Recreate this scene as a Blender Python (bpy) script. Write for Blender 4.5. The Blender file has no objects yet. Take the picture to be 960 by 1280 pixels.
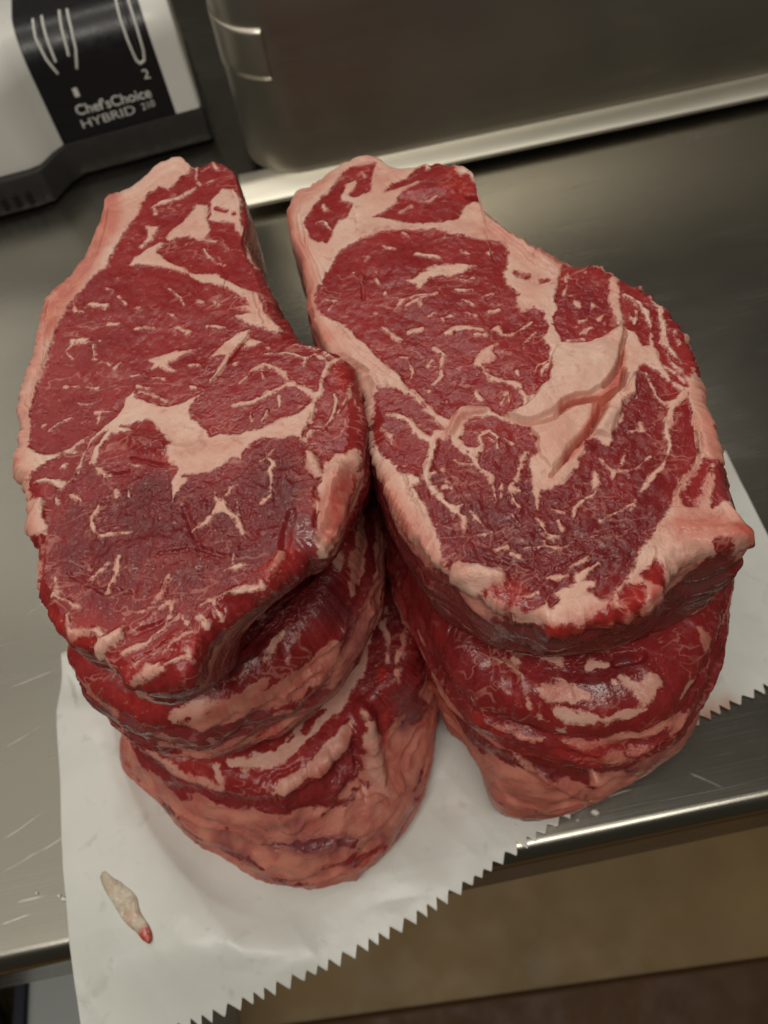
import bpy, math, random
import numpy as np
from mathutils import Matrix, Vector

random.seed(7)
S = bpy.context.scene
COL = S.collection

# ------------------------------------------------------------------ camera
FPX, PITCH, ROLL, CAM_H = 1004.0, math.radians(59.0), math.radians(12.0), 0.42
FW = np.array([0.0, math.cos(PITCH), -math.sin(PITCH)])
_rt0 = np.array([1.0, 0, 0]); _up0 = np.cross(_rt0, FW)
RT = math.cos(ROLL) * _rt0 - math.sin(ROLL) * _up0
UP = math.cos(ROLL) * _up0 + math.sin(ROLL) * _rt0
CP = np.array([0.0, 0.0, CAM_H])
cd = bpy.data.cameras.new("camera"); cam = bpy.data.objects.new("camera", cd); COL.objects.link(cam)
m = Matrix.Identity(4)
for i in range(3):
    m[i][0] = RT[i]; m[i][1] = UP[i]; m[i][2] = -FW[i]; m[i][3] = CP[i]
cam.matrix_world = m
cd.sensor_fit = 'VERTICAL'; cd.sensor_height = 36.0; cd.sensor_width = 27.0
cd.lens = 36.0 * FPX / 1280.0
cd.clip_start = 0.01; cd.clip_end = 50
cd.dof.use_dof = True; cd.dof.focus_distance = 0.27; cd.dof.aperture_fstop = 13.0
S.camera = cam

# ------------------------------------------------------------------ light
S.render.engine = 'CYCLES'
S.cycles.use_denoising = True
S.view_settings.view_transform = 'Standard'; S.view_settings.look = 'None'
S.view_settings.gamma = 1.0; S.view_settings.exposure = EXPOSURE = 0.08
w = bpy.data.worlds.new("World"); S.world = w; w.use_nodes = True
bg = w.node_tree.nodes['Background']
bg.inputs[0].default_value = (1.0, 0.9, 0.74, 1); bg.inputs[1].default_value = 0.045

def area(name, loc, target, sx, sy, power, col):
    l = bpy.data.lights.new(name, 'AREA'); l.shape = 'RECTANGLE'; l.size = sx; l.size_y = sy
    l.energy = power; l.color = col
    o = bpy.data.objects.new(name, l); COL.objects.link(o); o.location = loc
    o.rotation_euler = (Vector(target) - Vector(loc)).to_track_quat('-Z', 'Y').to_euler()
    return o
area("ceiling_panel", (-1.05, 0.38, 1.78), (-1.05, 0.38, 0), 2.6, 1.3, 7.0, (1.0, 0.95, 0.85))
area("ceiling_panel", (-1.75, 2.3, 1.78), (-1.75, 2.3, 0), 1.4, 2.2, 8.0, (1.0, 0.95, 0.85))
area("ceiling_lamp", (-0.1, -0.42, 1.72), (0, 0.25, 0.1), 1.5, 0.3, 12.5, (1.0, 0.95, 0.86))
area("ceiling_lamp", (-0.05, 1.15, 1.7), (0.03, 0.2, 0.1), 1.2, 0.12, 5.0, (1.0, 0.95, 0.86))

# ------------------------------------------------------------------ helpers
def on(px, py, z):
    """point on the level z that the photograph shows at (px, py)"""
    d = FW * FPX + RT * (px - 480) - UP * (py - 640)
    return CP + d * ((z - CAM_H) / d[2])
def pix(P):
    v = np.asarray(P, float) - CP
    dep = v @ FW
    return 480 + FPX * (v @ RT) / dep, 640 - FPX * (v @ UP) / dep, dep

def link(name, me, mat=None, parent=None):
    o = bpy.data.objects.new(name, me); COL.objects.link(o)
    if mat is not None:
        me.materials.append(mat)
    if parent is not None:
        o.parent = parent
    return o
def tag(o, label=None, cat=None, group=None, kind=None):
    if label: o["label"] = label
    if cat: o["category"] = cat
    if group: o["group"] = group
    if kind: o["kind"] = kind
    return o
def empty(name, loc, rz=0.0):
    o = bpy.data.objects.new(name, None); COL.objects.link(o)
    o.location = loc; o.rotation_euler = (0, 0, rz); o.empty_display_size = 0.02
    return o
def mesh(name, V, F, smooth=True):
    me = bpy.data.meshes.new(name)
    me.from_pydata([tuple(map(float, v)) for v in V], [], [tuple(map(int, f)) for f in F])
    me.update()
    if smooth:
        me.polygons.foreach_set("use_smooth", [True] * len(me.polygons))
    return me
def mesh_quads(name, V, Q):
    me = bpy.data.meshes.new(name)
    n, k = len(V), len(Q)
    me.vertices.add(n); me.vertices.foreach_set("co", np.asarray(V, np.float32).ravel())
    me.loops.add(4 * k); me.loops.foreach_set("vertex_index", np.asarray(Q, np.int32).ravel())
    me.polygons.add(k); me.polygons.foreach_set("loop_start", np.arange(0, 4 * k, 4, dtype=np.int32))
    me.polygons.foreach_set("use_smooth", np.ones(k, bool))
    me.update(calc_edges=True)
    return me
def bevel(o, w=0.001, seg=2):
    b = o.modifiers.new("bevel", 'BEVEL'); b.width = w; b.segments = seg; b.limit_method = 'ANGLE'
    return o
def box_mesh(name, x0, x1, y0, y1, z0, z1):
    V = [(x, y, z) for z in (z0, z1) for y in (y0, y1) for x in (x0, x1)]
    F = [(0, 2, 3, 1), (4, 5, 7, 6), (0, 1, 5, 4), (2, 6, 7, 3), (0, 4, 6, 2), (1, 3, 7, 5)]
    return mesh(name, V, F, False)

# hashed value noise on arrays of points
def _h(ix, iy, iz, seed):
    h = (ix.astype(np.int64) * 374761393 + iy.astype(np.int64) * 668265263 + iz.astype(np.int64) * 2147483647 + seed * 1274126177) & 0xFFFFFFFF
    h = ((h ^ (h >> 13)) * 1274126177) & 0xFFFFFFFF
    h = (h ^ (h >> 16)) & 0xFFFFFFFF
    return h.astype(np.float64) / 4294967295.0
def vnoise(P, seed=0):
    P = np.asarray(P, float); I = np.floor(P); F = P - I
    F = F * F * F * (F * (F * 6 - 15) + 10)
    I = I.astype(np.int64); x, y, z = I[:, 0], I[:, 1], I[:, 2]
    r = 0
    for dx in (0, 1):
        wx = F[:, 0] if dx else 1 - F[:, 0]
        for dy in (0, 1):
            wy = F[:, 1] if dy else 1 - F[:, 1]
            for dz in (0, 1):
                wz = F[:, 2] if dz else 1 - F[:, 2]
                r = r + wx * wy * wz * _h(x + dx, y + dy, z + dz, seed)
    return r * 2 - 1
def fbm(P, octv=3, seed=0):
    r = 0; a = 1.0; P = np.asarray(P, float)
    for k in range(octv):
        r = r + a * vnoise(P, seed + k * 17); P = P * 2.03 + 11.3; a *= 0.5
    return r / 1.75
def sstep(a, b, x):
    t = np.clip((x - a) / (b - a), 0, 1); return t * t * (3 - 2 * t)

# ------------------------------------------------------------------ material helpers
def new_mat(name):
    mt = bpy.data.materials.new(name); mt.use_nodes = True
    nt = mt.node_tree; nt.nodes.clear()
    out = nt.nodes.new('ShaderNodeOutputMaterial'); b = nt.nodes.new('ShaderNodeBsdfPrincipled')
    nt.links.new(b.outputs[0], out.inputs[0])
    return mt, nt, b
class NB:
    def __init__(s, nt): s.nt = nt
    def n(s, t, **k):
        q = s.nt.nodes.new(t)
        for a, v in k.items(): setattr(q, a, v)
        return q
    def put(s, sock, v):
        if isinstance(v, bpy.types.NodeSocket): s.nt.links.new(v, sock)
        else: sock.default_value = v
    def math(s, op, a, b=0.0, c=None):
        q = s.n('ShaderNodeMath', operation=op); s.put(q.inputs[0], a); s.put(q.inputs[1], b)
        if c is not None: s.put(q.inputs[2], c)
        return q.outputs[0]
    def step(s, x, a, b, to0=0.0, to1=1.0):
        q = s.n('ShaderNodeMapRange', interpolation_type='SMOOTHSTEP')
        s.put(q.inputs[0], x); s.put(q.inputs[1], a); s.put(q.inputs[2], b); s.put(q.inputs[3], to0); s.put(q.inputs[4], to1)
        return q.outputs[0]
    def mix(s, f, a, b):
        q = s.n('ShaderNodeMix', data_type='RGBA'); s.put(q.inputs[0], f)
        s.put(q.inputs[6], a); s.put(q.inputs[7], b); return q.outputs[2]
    def noise(s, vec, scale, det=2.0, dist=0.0, rough=0.5):
        q = s.n('ShaderNodeTexNoise'); s.put(q.inputs['Vector'], vec)
        q.inputs['Scale'].default_value = scale; q.inputs['Detail'].default_value = det
        q.inputs['Distortion'].default_value = dist; q.inputs['Roughness'].default_value = rough
        return q.outputs[0]
    def coord(s, scale=(1, 1, 1), rot=(0, 0, 0)):
        t = s.n('ShaderNodeTexCoord'); mp = s.n('ShaderNodeMapping')
        s.nt.links.new(t.outputs['Object'], mp.inputs[0])
        mp.inputs['Scale'].default_value = scale; mp.inputs['Rotation'].default_value = rot
        return mp.outputs[0]
    def bump(s, h, strength, dist, normal=None):
        q = s.n('ShaderNodeBump'); q.inputs['Strength'].default_value = strength
        q.inputs['Distance'].default_value = dist; s.put(q.inputs['Height'], h)
        if normal is not None: s.nt.links.new(normal, q.inputs['Normal'])
        return q.outputs[0]
def c4(r, g, b): return (r, g, b, 1.0)

def plain(name, col, rough=0.5, metal=0.0, var=0.08, scale=60.0, bump=0.0, spec=0.5):
    mt, nt, b = new_mat(name); k = NB(nt); v = k.coord()
    f = k.noise(v, scale, 4.0)
    lo = tuple(max(0, c * (1 - var)) for c in col); hi = tuple(min(1, c * (1 + var)) for c in col)
    k.put(b.inputs['Base Color'], k.mix(f, c4(*lo), c4(*hi)))
    k.put(b.inputs['Roughness'], k.step(k.noise(v, scale * 2.3, 3.0), 0.3, 0.7, rough * 0.85, min(1, rough * 1.15)))
    b.inputs['Metallic'].default_value = metal
    b.inputs['Specular IOR Level'].default_value = spec
    if bump: k.put(b.inputs['Normal'], k.bump(k.noise(v, scale * 6, 3.0), bump, 0.0006))
    return mt

def steel_mat(name, base=0.5, rough=0.3, axis=(0.6, 60, 60), warm=1.0, scr=1.0, marks=()):
    mt, nt, b = new_mat(name); k = NB(nt)
    v = k.coord(axis); v0 = k.coord()
    br = k.noise(v, 14.0, 5.0, 0.0, 0.65)
    blot = k.noise(v0, 16.0, 5.0, 0.3)
    smear = k.noise(k.coord((1.5, 6, 6), (0, 0, 0.3)), 9.0, 5.0, 0.8)
    c0 = (base * 0.95, base * 0.90 * warm, base * 0.77 * warm); c1 = (base * 1.05, base * 1.0 * warm, base * 0.86 * warm)
    col = k.mix(br, c4(*c0), c4(*c1)); wear = None
    for (x, y, an, ln, wd) in marks:                      # single knife scratches
        tc = k.n('ShaderNodeTexCoord'); mp = k.n('ShaderNodeMapping', vector_type='TEXTURE')
        nt.links.new(tc.outputs['Object'], mp.inputs[0]); mp.inputs['Location'].default_value = (x, y, 0); mp.inputs['Rotation'].default_value = (0, 0, an)
        sx = k.n('ShaderNodeSeparateXYZ'); nt.links.new(mp.outputs[0], sx.inputs[0])
        wob = k.math('MULTIPLY', k.math('SUBTRACT', k.noise(v0, 30.0, 2.0), 0.5), 0.004)
        a_ = k.step(k.math('ABSOLUTE', k.math('ADD', sx.outputs[1], wob)), wd, wd * 0.35); l_ = k.step(k.math('ABSOLUTE', sx.outputs[0]), ln * 0.5, ln * 0.3)
        q = k.math('MULTIPLY', k.math('MULTIPLY', a_, l_), k.step(k.noise(v0, 90.0, 2.0), 0.30, 0.60, 0.10, 0.42))
        wear = q if wear is None else k.math('MAXIMUM', wear, q)
    if wear is not None: col = k.mix(wear, col, c4(0.78, 0.76, 0.68))
    k.put(b.inputs['Base Color'], col)
    b.inputs['Metallic'].default_value = 1.0
    r = k.math('ADD', k.step(blot, 0.3, 0.7, rough * 0.95, rough * 1.06), k.step(smear, 0.5, 0.75, 0.0, 0.03))
    r = k.math('ADD', r, k.math('MULTIPLY', k.math('SUBTRACT', br, 0.5), 0.10))
    if wear is not None: r = k.math('ADD', r, k.math('MULTIPLY', wear, 0.25))
    k.put(b.inputs['Roughness'], r)
    # fine hairline scratches going several ways
    h = br
    for i, (ax, rz, th) in enumerate((((3, 240, 240), 0.5, 0.70), ((4, 300, 300), -0.4, 0.72), ((3, 260, 260), 1.1, 0.72))):
        s_ = k.noise(k.coord(ax, (0, 0, rz)), 1.6, 2.0, 0.15)
        h = k.math('ADD', h, k.math('MULTIPLY', k.step(s_, th, th + 0.05), 1.0 * scr))
    k.put(b.inputs['Normal'], k.bump(h, 0.14, 0.0003))
    b.inputs['Anisotropic'].default_value = 0.45
    return mt

# ------------------------------------------------------------------ materials of the setting
SCR = []
for x_, y_, x2_, y2_, w_ in ((0, 1092, 92, 1040, 0.0007), (0, 1052, 60, 1012, 0.0005), (5, 935, 55, 905, 0.0004), (10, 862, 70, 838, 0.0004), (20, 1130, 60, 1118, 0.0007), (0, 1158, 40, 1142, 0.0005), (860, 965, 905, 985, 0.0006), (700, 1010, 800, 985, 0.0005), (780, 620, 900, 585, 0.0005), (30, 770, 80, 735, 0.0004)):
    a_ = on(x_, y_, 0); b_ = on(x2_, y2_, 0); SCR.append(((a_[0] + b_[0]) / 2, (a_[1] + b_[1]) / 2, math.atan2(b_[1] - a_[1], b_[0] - a_[0]), float(np.hypot(*(b_ - a_)[:2])), w_))
M_COUNTER = steel_mat("brushed_steel_counter", 0.345, 0.25, scr=0.45, marks=SCR)
M_HOUSING = steel_mat("brushed_steel_housing", 0.55, 0.38, (0.6, 60, 60), 0.98, 0.4)
M_LIP = steel_mat("satin_steel_lip", 0.82, 0.5, (1.0, 40, 40), 1.0, 0.5)
M_FLOOR = plain("tan_linoleum", (0.36, 0.235, 0.10), 0.55, 0, 0.34, 9.0, 0.15)
M_MAT = plain("dark_rubber_mat", (0.12, 0.052, 0.018), 0.6, 0, 0.35, 14.0, 0.3)
M_BLACK = plain("black_plastic", (0.012, 0.012, 0.013), 0.34, 0, 0.15, 80, 0.12)
M_BLACKBASE = plain("charcoal_plastic_base", (0.03, 0.028, 0.026), 0.5, 0, 0.15, 90, 0.2)
M_WHITE = plain("white_plastic", (0.80, 0.79, 0.74), 0.36, 0, 0.03, 40, 0.05)
M_PRINT = plain("white_print", (0.75, 0.74, 0.70), 0.5, 0, 0.05, 200)
M_TUB = plain("pale_grey_plastic", (0.52, 0.55, 0.54), 0.45, 0, 0.08, 12)
M_BAG = plain("dark_green_bin_liner", (0.03, 0.036, 0.026), 0.25, 0, 0.4, 20, 0.4)
M_NAVY = plain("navy_plastic", (0.02, 0.025, 0.04), 0.4, 0, 0.2, 30)

# the counter top's own mesh is in world coordinates, so its scratches are too
def extrude_x(name, prof, x0, x1, nx=2, closed=False):
    n = len(prof); V = []; F = []
    xs = np.linspace(x0, x1, nx)
    for x in xs:
        V += [(x, y, z) for y, z in prof]
    for i in range(nx - 1):
        for j in range(n - (0 if closed else 1)):
            a = i * n + j; b = i * n + (j + 1) % n
            F.append((a, b, b + n, a + n))
    return mesh(name, V, F)

# ------------------------------------------------------------------ floor, mat
fl = mesh("floor", [(-3, -3, -0.9), (3, -3, -0.9), (3, 3, -0.9), (-3, 3, -0.9)], [(0, 1, 2, 3)], False)
tag(link("floor", fl, M_FLOOR), kind="structure")
mt_o = link("floor_mat", box_mesh("floor_mat", -0.9, 0.9, -0.5, 0.0, 0.0, 0.014), M_MAT)
mt_o.location = (0.1, -0.022, -0.896); mt_o.rotation_euler = (0, 0, math.radians(-3.4)); bevel(mt_o, 0.006, 3)
tag(mt_o, "dark brown rubber mat lying on the tan floor", "floor mat")

# ------------------------------------------------------------------ counter
YE = 0.0455
cnt = empty("steel_counter", (0, 0.3, -0.9))
tag(cnt, "brushed stainless steel counter with a rounded front edge", "counter")
r = 0.0095
prof = [(1.5, 0.0), (0.8, 0.0), (0.3, 0.0), (0.1, 0.0)] + [(YE + r - r * math.sin(a), -r + r * math.cos(a)) for a in np.linspace(0, math.pi / 2, 9)]
top = extrude_x("top", prof, -1.2, 1.4, 2)
o = link("top", top, M_COUNTER, cnt); o.location = (0, -0.3, 0.9)
apr = extrude_x("apron", [(YE, -r - 0.0001), (YE, -0.072), (YE + 0.004, -0.080), (YE + 0.02, -0.082), (YE + 0.02, -0.06)], -1.2, 1.4, 2)
o = link("apron", apr, M_COUNTER, cnt); o.location = (0, -0.3, 0.9)
for lx in (-1.05, 1.25):
    me = box_mesh("leg", lx - 0.02, lx + 0.02, 0.11, 0.15, 0, 0.82)
    o = link("leg", me, M_COUNTER, cnt); o.location = (0, -0.3, 0.0); bevel(o, 0.004)

# ------------------------------------------------------------------ pale box and bin liner under the counter edge
tub = empty("storage_box", (-0.44, -0.12, -0.9))
tag(tub, "pale grey plastic box with lid standing on the floor beside the counter", "box")
o = link("body", box_mesh("body", -0.06, 0.09, -0.25, 0.25, 0, 0.285), M_TUB, tub); bevel(o, 0.012, 3)
o = link("lid", box_mesh("lid", -0.07, 0.10, -0.26, 0.26, 0.287, 0.31), M_TUB, tub); bevel(o, 0.01, 3)
o = link("edge_strip", box_mesh("edge_strip", -0.082, -0.0705, -0.26, 0.26, 0.24, 0.312), M_NAVY, tub)
nu, nv = 44, 26
V = []; F = []
for i in range(nv):
    ph = math.pi * 0.5 * i / (nv - 1)
    for j in range(nu):
        th = 2 * math.pi * j / nu
        V.append((0.16 * math.cos(th) * math.cos(ph) ** 0.6, 0.22 * math.sin(th) * math.cos(ph) ** 0.6, 0.28 * math.sin(ph)))
V = np.array(V); q = fbm(V * 14, 3, 5); q2 = np.abs(vnoise(V * 30, 9))
V[:, :2] *= (1 + 0.25 * q - 0.2 * q2)[:, None]; V[:, 2] *= 1 + 0.3 * q * (V[:, 2] > 0.02)
for i in range(nv - 1):
    for j in range(nu):
        F.append((i * nu + j, i * nu + (j + 1) % nu, (i + 1) * nu + (j + 1) % nu, (i + 1) * nu + j))
o = link("bin_bag", mesh("bin_bag", V, F), M_BAG); o.location = (-0.72, -0.06, -0.9)
tag(o, "crumpled dark green bin bag beside the pale box", "bag")

# ------------------------------------------------------------------ stainless housing at the back of the counter
hs = empty("steel_appliance", (0.2, 0.60, 0.0))
tag(hs, "low stainless steel appliance housing with a bright folded lip along its foot", "appliance")
def rounded_plan(x0, x1, y0, y1, rad, n=10):
    P = []
    for cx, cy, a0 in ((x0 + rad, y0 + rad, math.pi), (x1 - rad, y0 + rad, 1.5 * math.pi), (x1 - rad, y1 - rad, 0), (x0 + rad, y1 - rad, 0.5 * math.pi)):
        for t in np.linspace(0, math.pi / 2, n):
            P.append((cx + rad * math.cos(a0 + t), cy + rad * math.sin(a0 + t)))
    return P
def loft_plan(name, layers):
    V = []; F = []; n = len(layers[0][0])
    for P, z in layers: V += [(x, y, z) for x, y in P]
    for i in range(len(layers) - 1):
        for j in range(n):
            a = i * n + j; b = i * n + (j + 1) % n
            F.append((a, b, b + n, a + n))
    F.append(tuple(range((len(layers) - 1) * n, len(layers) * n)))
    return mesh(name, V, F)
X0, X1, Y0, Y1 = -0.048, 1.15, 0.566, 1.02
lay = []
for z, ins in ((0.017, 0.0), (0.034, 0.0), (0.10, 0.0), (0.15, 0.0), (0.190, 0.0), (0.205, 0.002), (0.217, 0.007), (0.225, 0.015), (0.229, 0.026), (0.230, 0.04)):
    lay.append((rounded_plan(X0 + ins, X1 - ins, Y0 + ins * 1.4 + (z - 0.017) * 0.06 + ((z - 0.017) / 0.2) ** 2 * 0.045, Y1 - ins, 0.045), z))
o = link("body", loft_plan("body", lay), M_HOUSING, hs); o.location = (-0.2, -0.60, 0)
# added proud collar: the corner's highlight put into a lighter steel colour
def corner(name, z0, z1, proud, nz=8):
    V = []; F = []; rad = 0.045
    for z in np.linspace(z0, z1, nz):
        yf = Y0 + (z - 0.017) * 0.06 + ((z - 0.017) / 0.2) ** 2 * 0.045
        pts = [(X0, yf + rad + 0.05), (X0, yf + rad + 0.02)] + [(X0 + rad - rad * math.cos(t), yf + rad - rad * math.sin(t)) for t in np.linspace(0, math.pi / 2 * 0.8, 14)] + [(X0 + rad + 0.001 - 0.0139, yf + 0.0022), (X0 + rad - 0.0115, yf + 0.0016)] + 0 * [(X0 + rad + 0.001, yf), (X0 + rad + 0.002, yf)]
        for i, (x, y) in enumerate(pts):
            t = min(max((i - 1) / 14.0, 0), 1) * math.pi / 2
            V.append((x - proud * math.cos(t), y - proud * math.sin(t), z))
    n = len(V) // nz
    for i in range(nz - 1):
        for j in range(n - 1):
            a = i * n + j; F.append((a, a + 1, a + 1 + n, a + n))
    o = link(name, mesh(name, V, F), M_HIGHLIGHT, hs); o.location = (-0.2, -0.60, 0)
    s_ = o.modifiers.new("thickness", 'SOLIDIFY'); s_.thickness = 0.0008; s_.offset = -1
M_HIGHLIGHT = steel_mat("highlight_steel_corner", 0.70, 0.34, (60, 60, 1.0), 0.98, 0.4)
corner("highlight_collar", 0.0872, 0.120, 0.0012)
# the lip: a folded strip, tilted towards the viewer
lp = [(Y0 + 0.012, 0.0175), (Y0 - 0.002, 0.0160), (Y0 - 0.0165, 0.0105), (Y0 - 0.018, 0.0085), (Y0 - 0.017, 0.0068), (Y0 + 0.012, 0.0100)]
o = link("lip", extrude_x("lip", lp, -0.058, 1.10, 2, True), M_LIP, hs); o.location = (-0.2, -0.60, 0)
for fx in (0.02, 1.05):
    for fy in (0.62, 0.95):
        o = link("foot", box_mesh("foot", fx - 0.02, fx + 0.02, fy - 0.02, fy + 0.02, 0.0005, 0.0175), M_BLACK, hs); o.location = (-0.2, -0.60, 0)

# ------------------------------------------------------------------ knife sharpener
SH = empty("knife_sharpener", (-0.079, 0.6595, 0.0), math.radians(5.5))
tag(SH, "black and white electric knife sharpener with white slot outlines and lettering", "sharpener")
def prof_face(front=0.0, z0=0.030, grow=0.0):
    P = [(front - grow, z0), (front + 0.003 - grow, 0.052), (front + 0.0075 - grow, 0.078)]
    cx, cz, rx, rz = front + 0.040, 0.078, 0.0325 + grow, 0.034 + grow
    for t in np.linspace(0.12, 1, 12):
        a = t * math.pi / 2
        P.append((cx - rx * math.cos(a), cz + rz * math.sin(a)))
    P += [(0.075, 0.110 + grow), (0.098, 0.104 + grow), (0.108, 0.085), (0.110, z0)]
    return P
def loft(name, stations, cap=True):
    V = []; F = []; n = len(stations[0][1])
    for X, P in stations: V += [(X, y, z) for y, z in P]
    for i in range(len(stations) - 1):
        for j in range(n):
            a = i * n + j; b = i * n + (j + 1) % n
            F.append((a, a + n, b + n, b))
    if cap:
        F.append(tuple(range(n))); F.append(tuple(reversed(range((len(stations) - 1) * n, len(stations) * n))))
    return mesh(name, V, F)
def autosmooth(o, deg=38):
    for p in o.data.polygons: p.use_smooth = True
    o.data.set_sharp_from_angle(angle=math.radians(deg))
    return o
o = link("body", loft("body", [(-0.1185, prof_face()), (-0.022, prof_face())]), M_BLACK, SH); autosmooth(o)
st = [(-0.0218, prof_face(0, 0.0305, 0.0012)), (-0.003, prof_face(0, 0.0305, 0.0012)), (-0.001, prof_face(0.001, 0.0305, 0.0006)), (0.0002, prof_face(0.0045, 0.0305, -0.003))]
o = link("end_cap", loft("end_cap", st), M_WHITE, SH); autosmooth(o)
st = [(-0.30, prof_face(-0.020, 0.0305, 0.0)), (-0.150, prof_face(-0.022, 0.0305, 0.0)), (-0.139, prof_face(-0.020, 0.0305, 0.0)), (-0.128, prof_face(-0.007, 0.0305, 0.0012)), (-0.1187, prof_face(-0.0005, 0.0305, 0.0012))]
o = link("shell", loft("shell", st), M_WHITE, SH); autosmooth(o)
def base_prof(fr):
    return [(fr + 0.002, 0.002), (fr, 0.006), (fr + 0.0005, 0.022), (fr + 0.003, 0.0296), (fr + 0.012, 0.030), (0.108, 0.030), (0.112, 0.026), (0.113, 0.002)]
st = [(-0.30, base_prof(-0.030)), (-0.155, base_prof(-0.032)), (-0.140, base_prof(-0.030)), (-0.124, base_prof(-0.012)), (-0.112, base_prof(-0.005)), (-0.001, base_prof(-0.005)), (0.0022, base_prof(-0.002))]
base = link("base", loft("base", st), M_BLACKBASE, SH); autosmooth(base)
for i in range(5):
    X = -0.1995 + i * 0.0105
    o = link("vent_slot", box_mesh("vent_slot", X - 0.0022, X + 0.0022, -0.0335, -0.030, 0.0065, 0.0185), M_BLACK, base); bevel(o, 0.0006)
for X in (-0.02, -0.27):
    o = link("rubber_foot", box_mesh("rubber_foot", X - 0.008, X + 0.008, 0.0, 0.09, 0.0, 0.003), M_BLACK, SH)
# raised white slot outlines that run over the top of the black body
PF = np.array(prof_face(0, 0.030, 0.0)[:-2])
_seg = np.r_[0, np.cumsum(np.linalg.norm(np.diff(PF, axis=0), axis=1))]
def on_body(X, s, lift=0.0004):
    y = np.interp(s, _seg, PF[:, 0]); z = np.interp(s, _seg, PF[:, 1])
    y2 = np.interp(s + 0.002, _seg, PF[:, 0]); z2 = np.interp(s + 0.002, _seg, PF[:, 1])
    t = np.array([y2 - y, z2 - z]); t /= np.linalg.norm(t) + 1e-9
    return Vector((X, y - t[1] * lift, z + t[0] * lift))
def tube(name, pts, rad, nseg=8):
    V = []; F = []
    for i, p in enumerate(pts):
        a = pts[max(0, i - 1)]; b = pts[min(len(pts) - 1, i + 1)]
        t = (b - a).normalized(); u = t.cross(Vector((0, -1, 1))).normalized(); w_ = t.cross(u)
        for k in range(nseg):
            an = 2 * math.pi * k / nseg
            V.append(p + (u * math.cos(an) + w_ * math.sin(an)) * rad)
    for i in range(len(pts) - 1):
        for k in range(nseg):
            F.append((i * nseg + k, i * nseg + (k + 1) % nseg, (i + 1) * nseg + (k + 1) % nseg, (i + 1) * nseg + k))
    F.append(tuple(range(nseg))); F.append(tuple(range((len(pts) - 1) * nseg, len(pts) * nseg)))
    return mesh(name, V, F)
def body_uv(px, py):
    """where on the black body the photograph shows a mark: (X along the body, arc length)"""
    c, s_ = math.cos(SH.rotation_euler.z), math.sin(SH.rotation_euler.z)
    X = np.linspace(-0.13, 0.0, 131); Sg = np.linspace(0, _seg[-1], 200)
    XX, SS = np.meshgrid(X, Sg); y = np.interp(SS, _seg, PF[:, 0]); z = np.interp(SS, _seg, PF[:, 1])
    P = np.stack([SH.location.x + c * XX - s_ * y, SH.location.y + s_ * XX + c * y, z], -1).reshape(-1, 3)
    u, v, dep = pix(P); d = (u - px) ** 2 + (v - py) ** 2 + np.where(y.ravel() > 0.045, 400, 0)
    i = int(np.argmin(d)); return XX.ravel()[i], SS.ravel()[i]
def outline(pts, name="slot_outline"):
    uv = [body_uv(*p) for p in pts]; P = []
    for (a, s0), (b, s1) in zip(uv[:-1], uv[1:]):
        for t in np.linspace(0, 1, 8, endpoint=False): P.append(on_body(a + (b - a) * t, s0 + (s1 - s0) * t))
    P.append(on_body(*uv[-1]))
    return P
def slot(pts, rad=0.0011):
    link("slot_outline", tube("slot_outline", outline(pts), rad), M_PRINT, SH)
slot([(42, 24), (45, 48), (58, 74), (72, 92)]); slot([(53, 21), (57, 44), (64, 63), (70, 78)])
slot([(74, 14), (78, 38), (84, 58), (87, 70)]); slot([(84, 12), (90, 36), (95, 62), (96, 86)])
slot([(145, -4), (150, 22), (160, 50), (170, 75), (176, 79), (181, 75), (180, 62), (170, 30), (162, 5), (160, -4)])
for pts in ([(48, 23), (52, 48), (62, 70), (70, 84)], [(79, 13), (85, 40), (91, 66), (92, 76)], [(153, -4), (160, 25), (170, 55), (175, 70)]):
    link("blade_slot", tube("blade_slot", [p for p in outline(pts)], 0.0007), M_BLACKBASE, SH)
def lettering(txt, px, py, px2, py2, height, bold=0.0):
    cu = bpy.data.curves.new("lettering", 'FONT'); cu.body = txt; cu.size = 1.0; cu.offset = bold; cu.extrude = 0.0
    to = bpy.data.objects.new("lettering_source", cu); COL.objects.link(to)
    bpy.context.view_layer.update()
    me = bpy.data.meshes.new_from_object(to.evaluated_get(bpy.context.evaluated_depsgraph_get()))
    bpy.data.objects.remove(to)
    n = len(me.vertices); co = np.zeros(n * 3); me.vertices.foreach_get("co", co); co = co.reshape(-1, 3)
    w0 = co[:, 0].min(); wd = co[:, 0].max() - w0
    h0 = co[:, 1].min(); hd = co[:, 1].max() - h0
    X0_, s0 = body_uv(px, py); X1_, s1 = body_uv(px2, py2)
    out = []
    for x, y, z in co:
        u = (x - w0) / wd; v = (y - h0) / hd
        out.append(on_body(X0_ + (X1_ - X0_) * u, s0 + (s1 - s0) * u + v * height, 0.0005))
    me.vertices.foreach_set("co", np.array([tuple(p) for p in out]).ravel()); me.update()
    link("lettering", me, M_PRINT, SH)
lettering("1", 94, 122, 101, 120, 0.0068, 0.0)
lettering("2", 180, 99, 189, 97, 0.0072, 0.01)
lettering("Chef'sChoice", 98, 145, 190, 121, 0.0084, 0.012)
lettering("HYBRID", 104, 160, 170, 141, 0.0066, 0.0)
lettering("210", 178, 138, 195, 132, 0.0052, 0.0)

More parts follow.
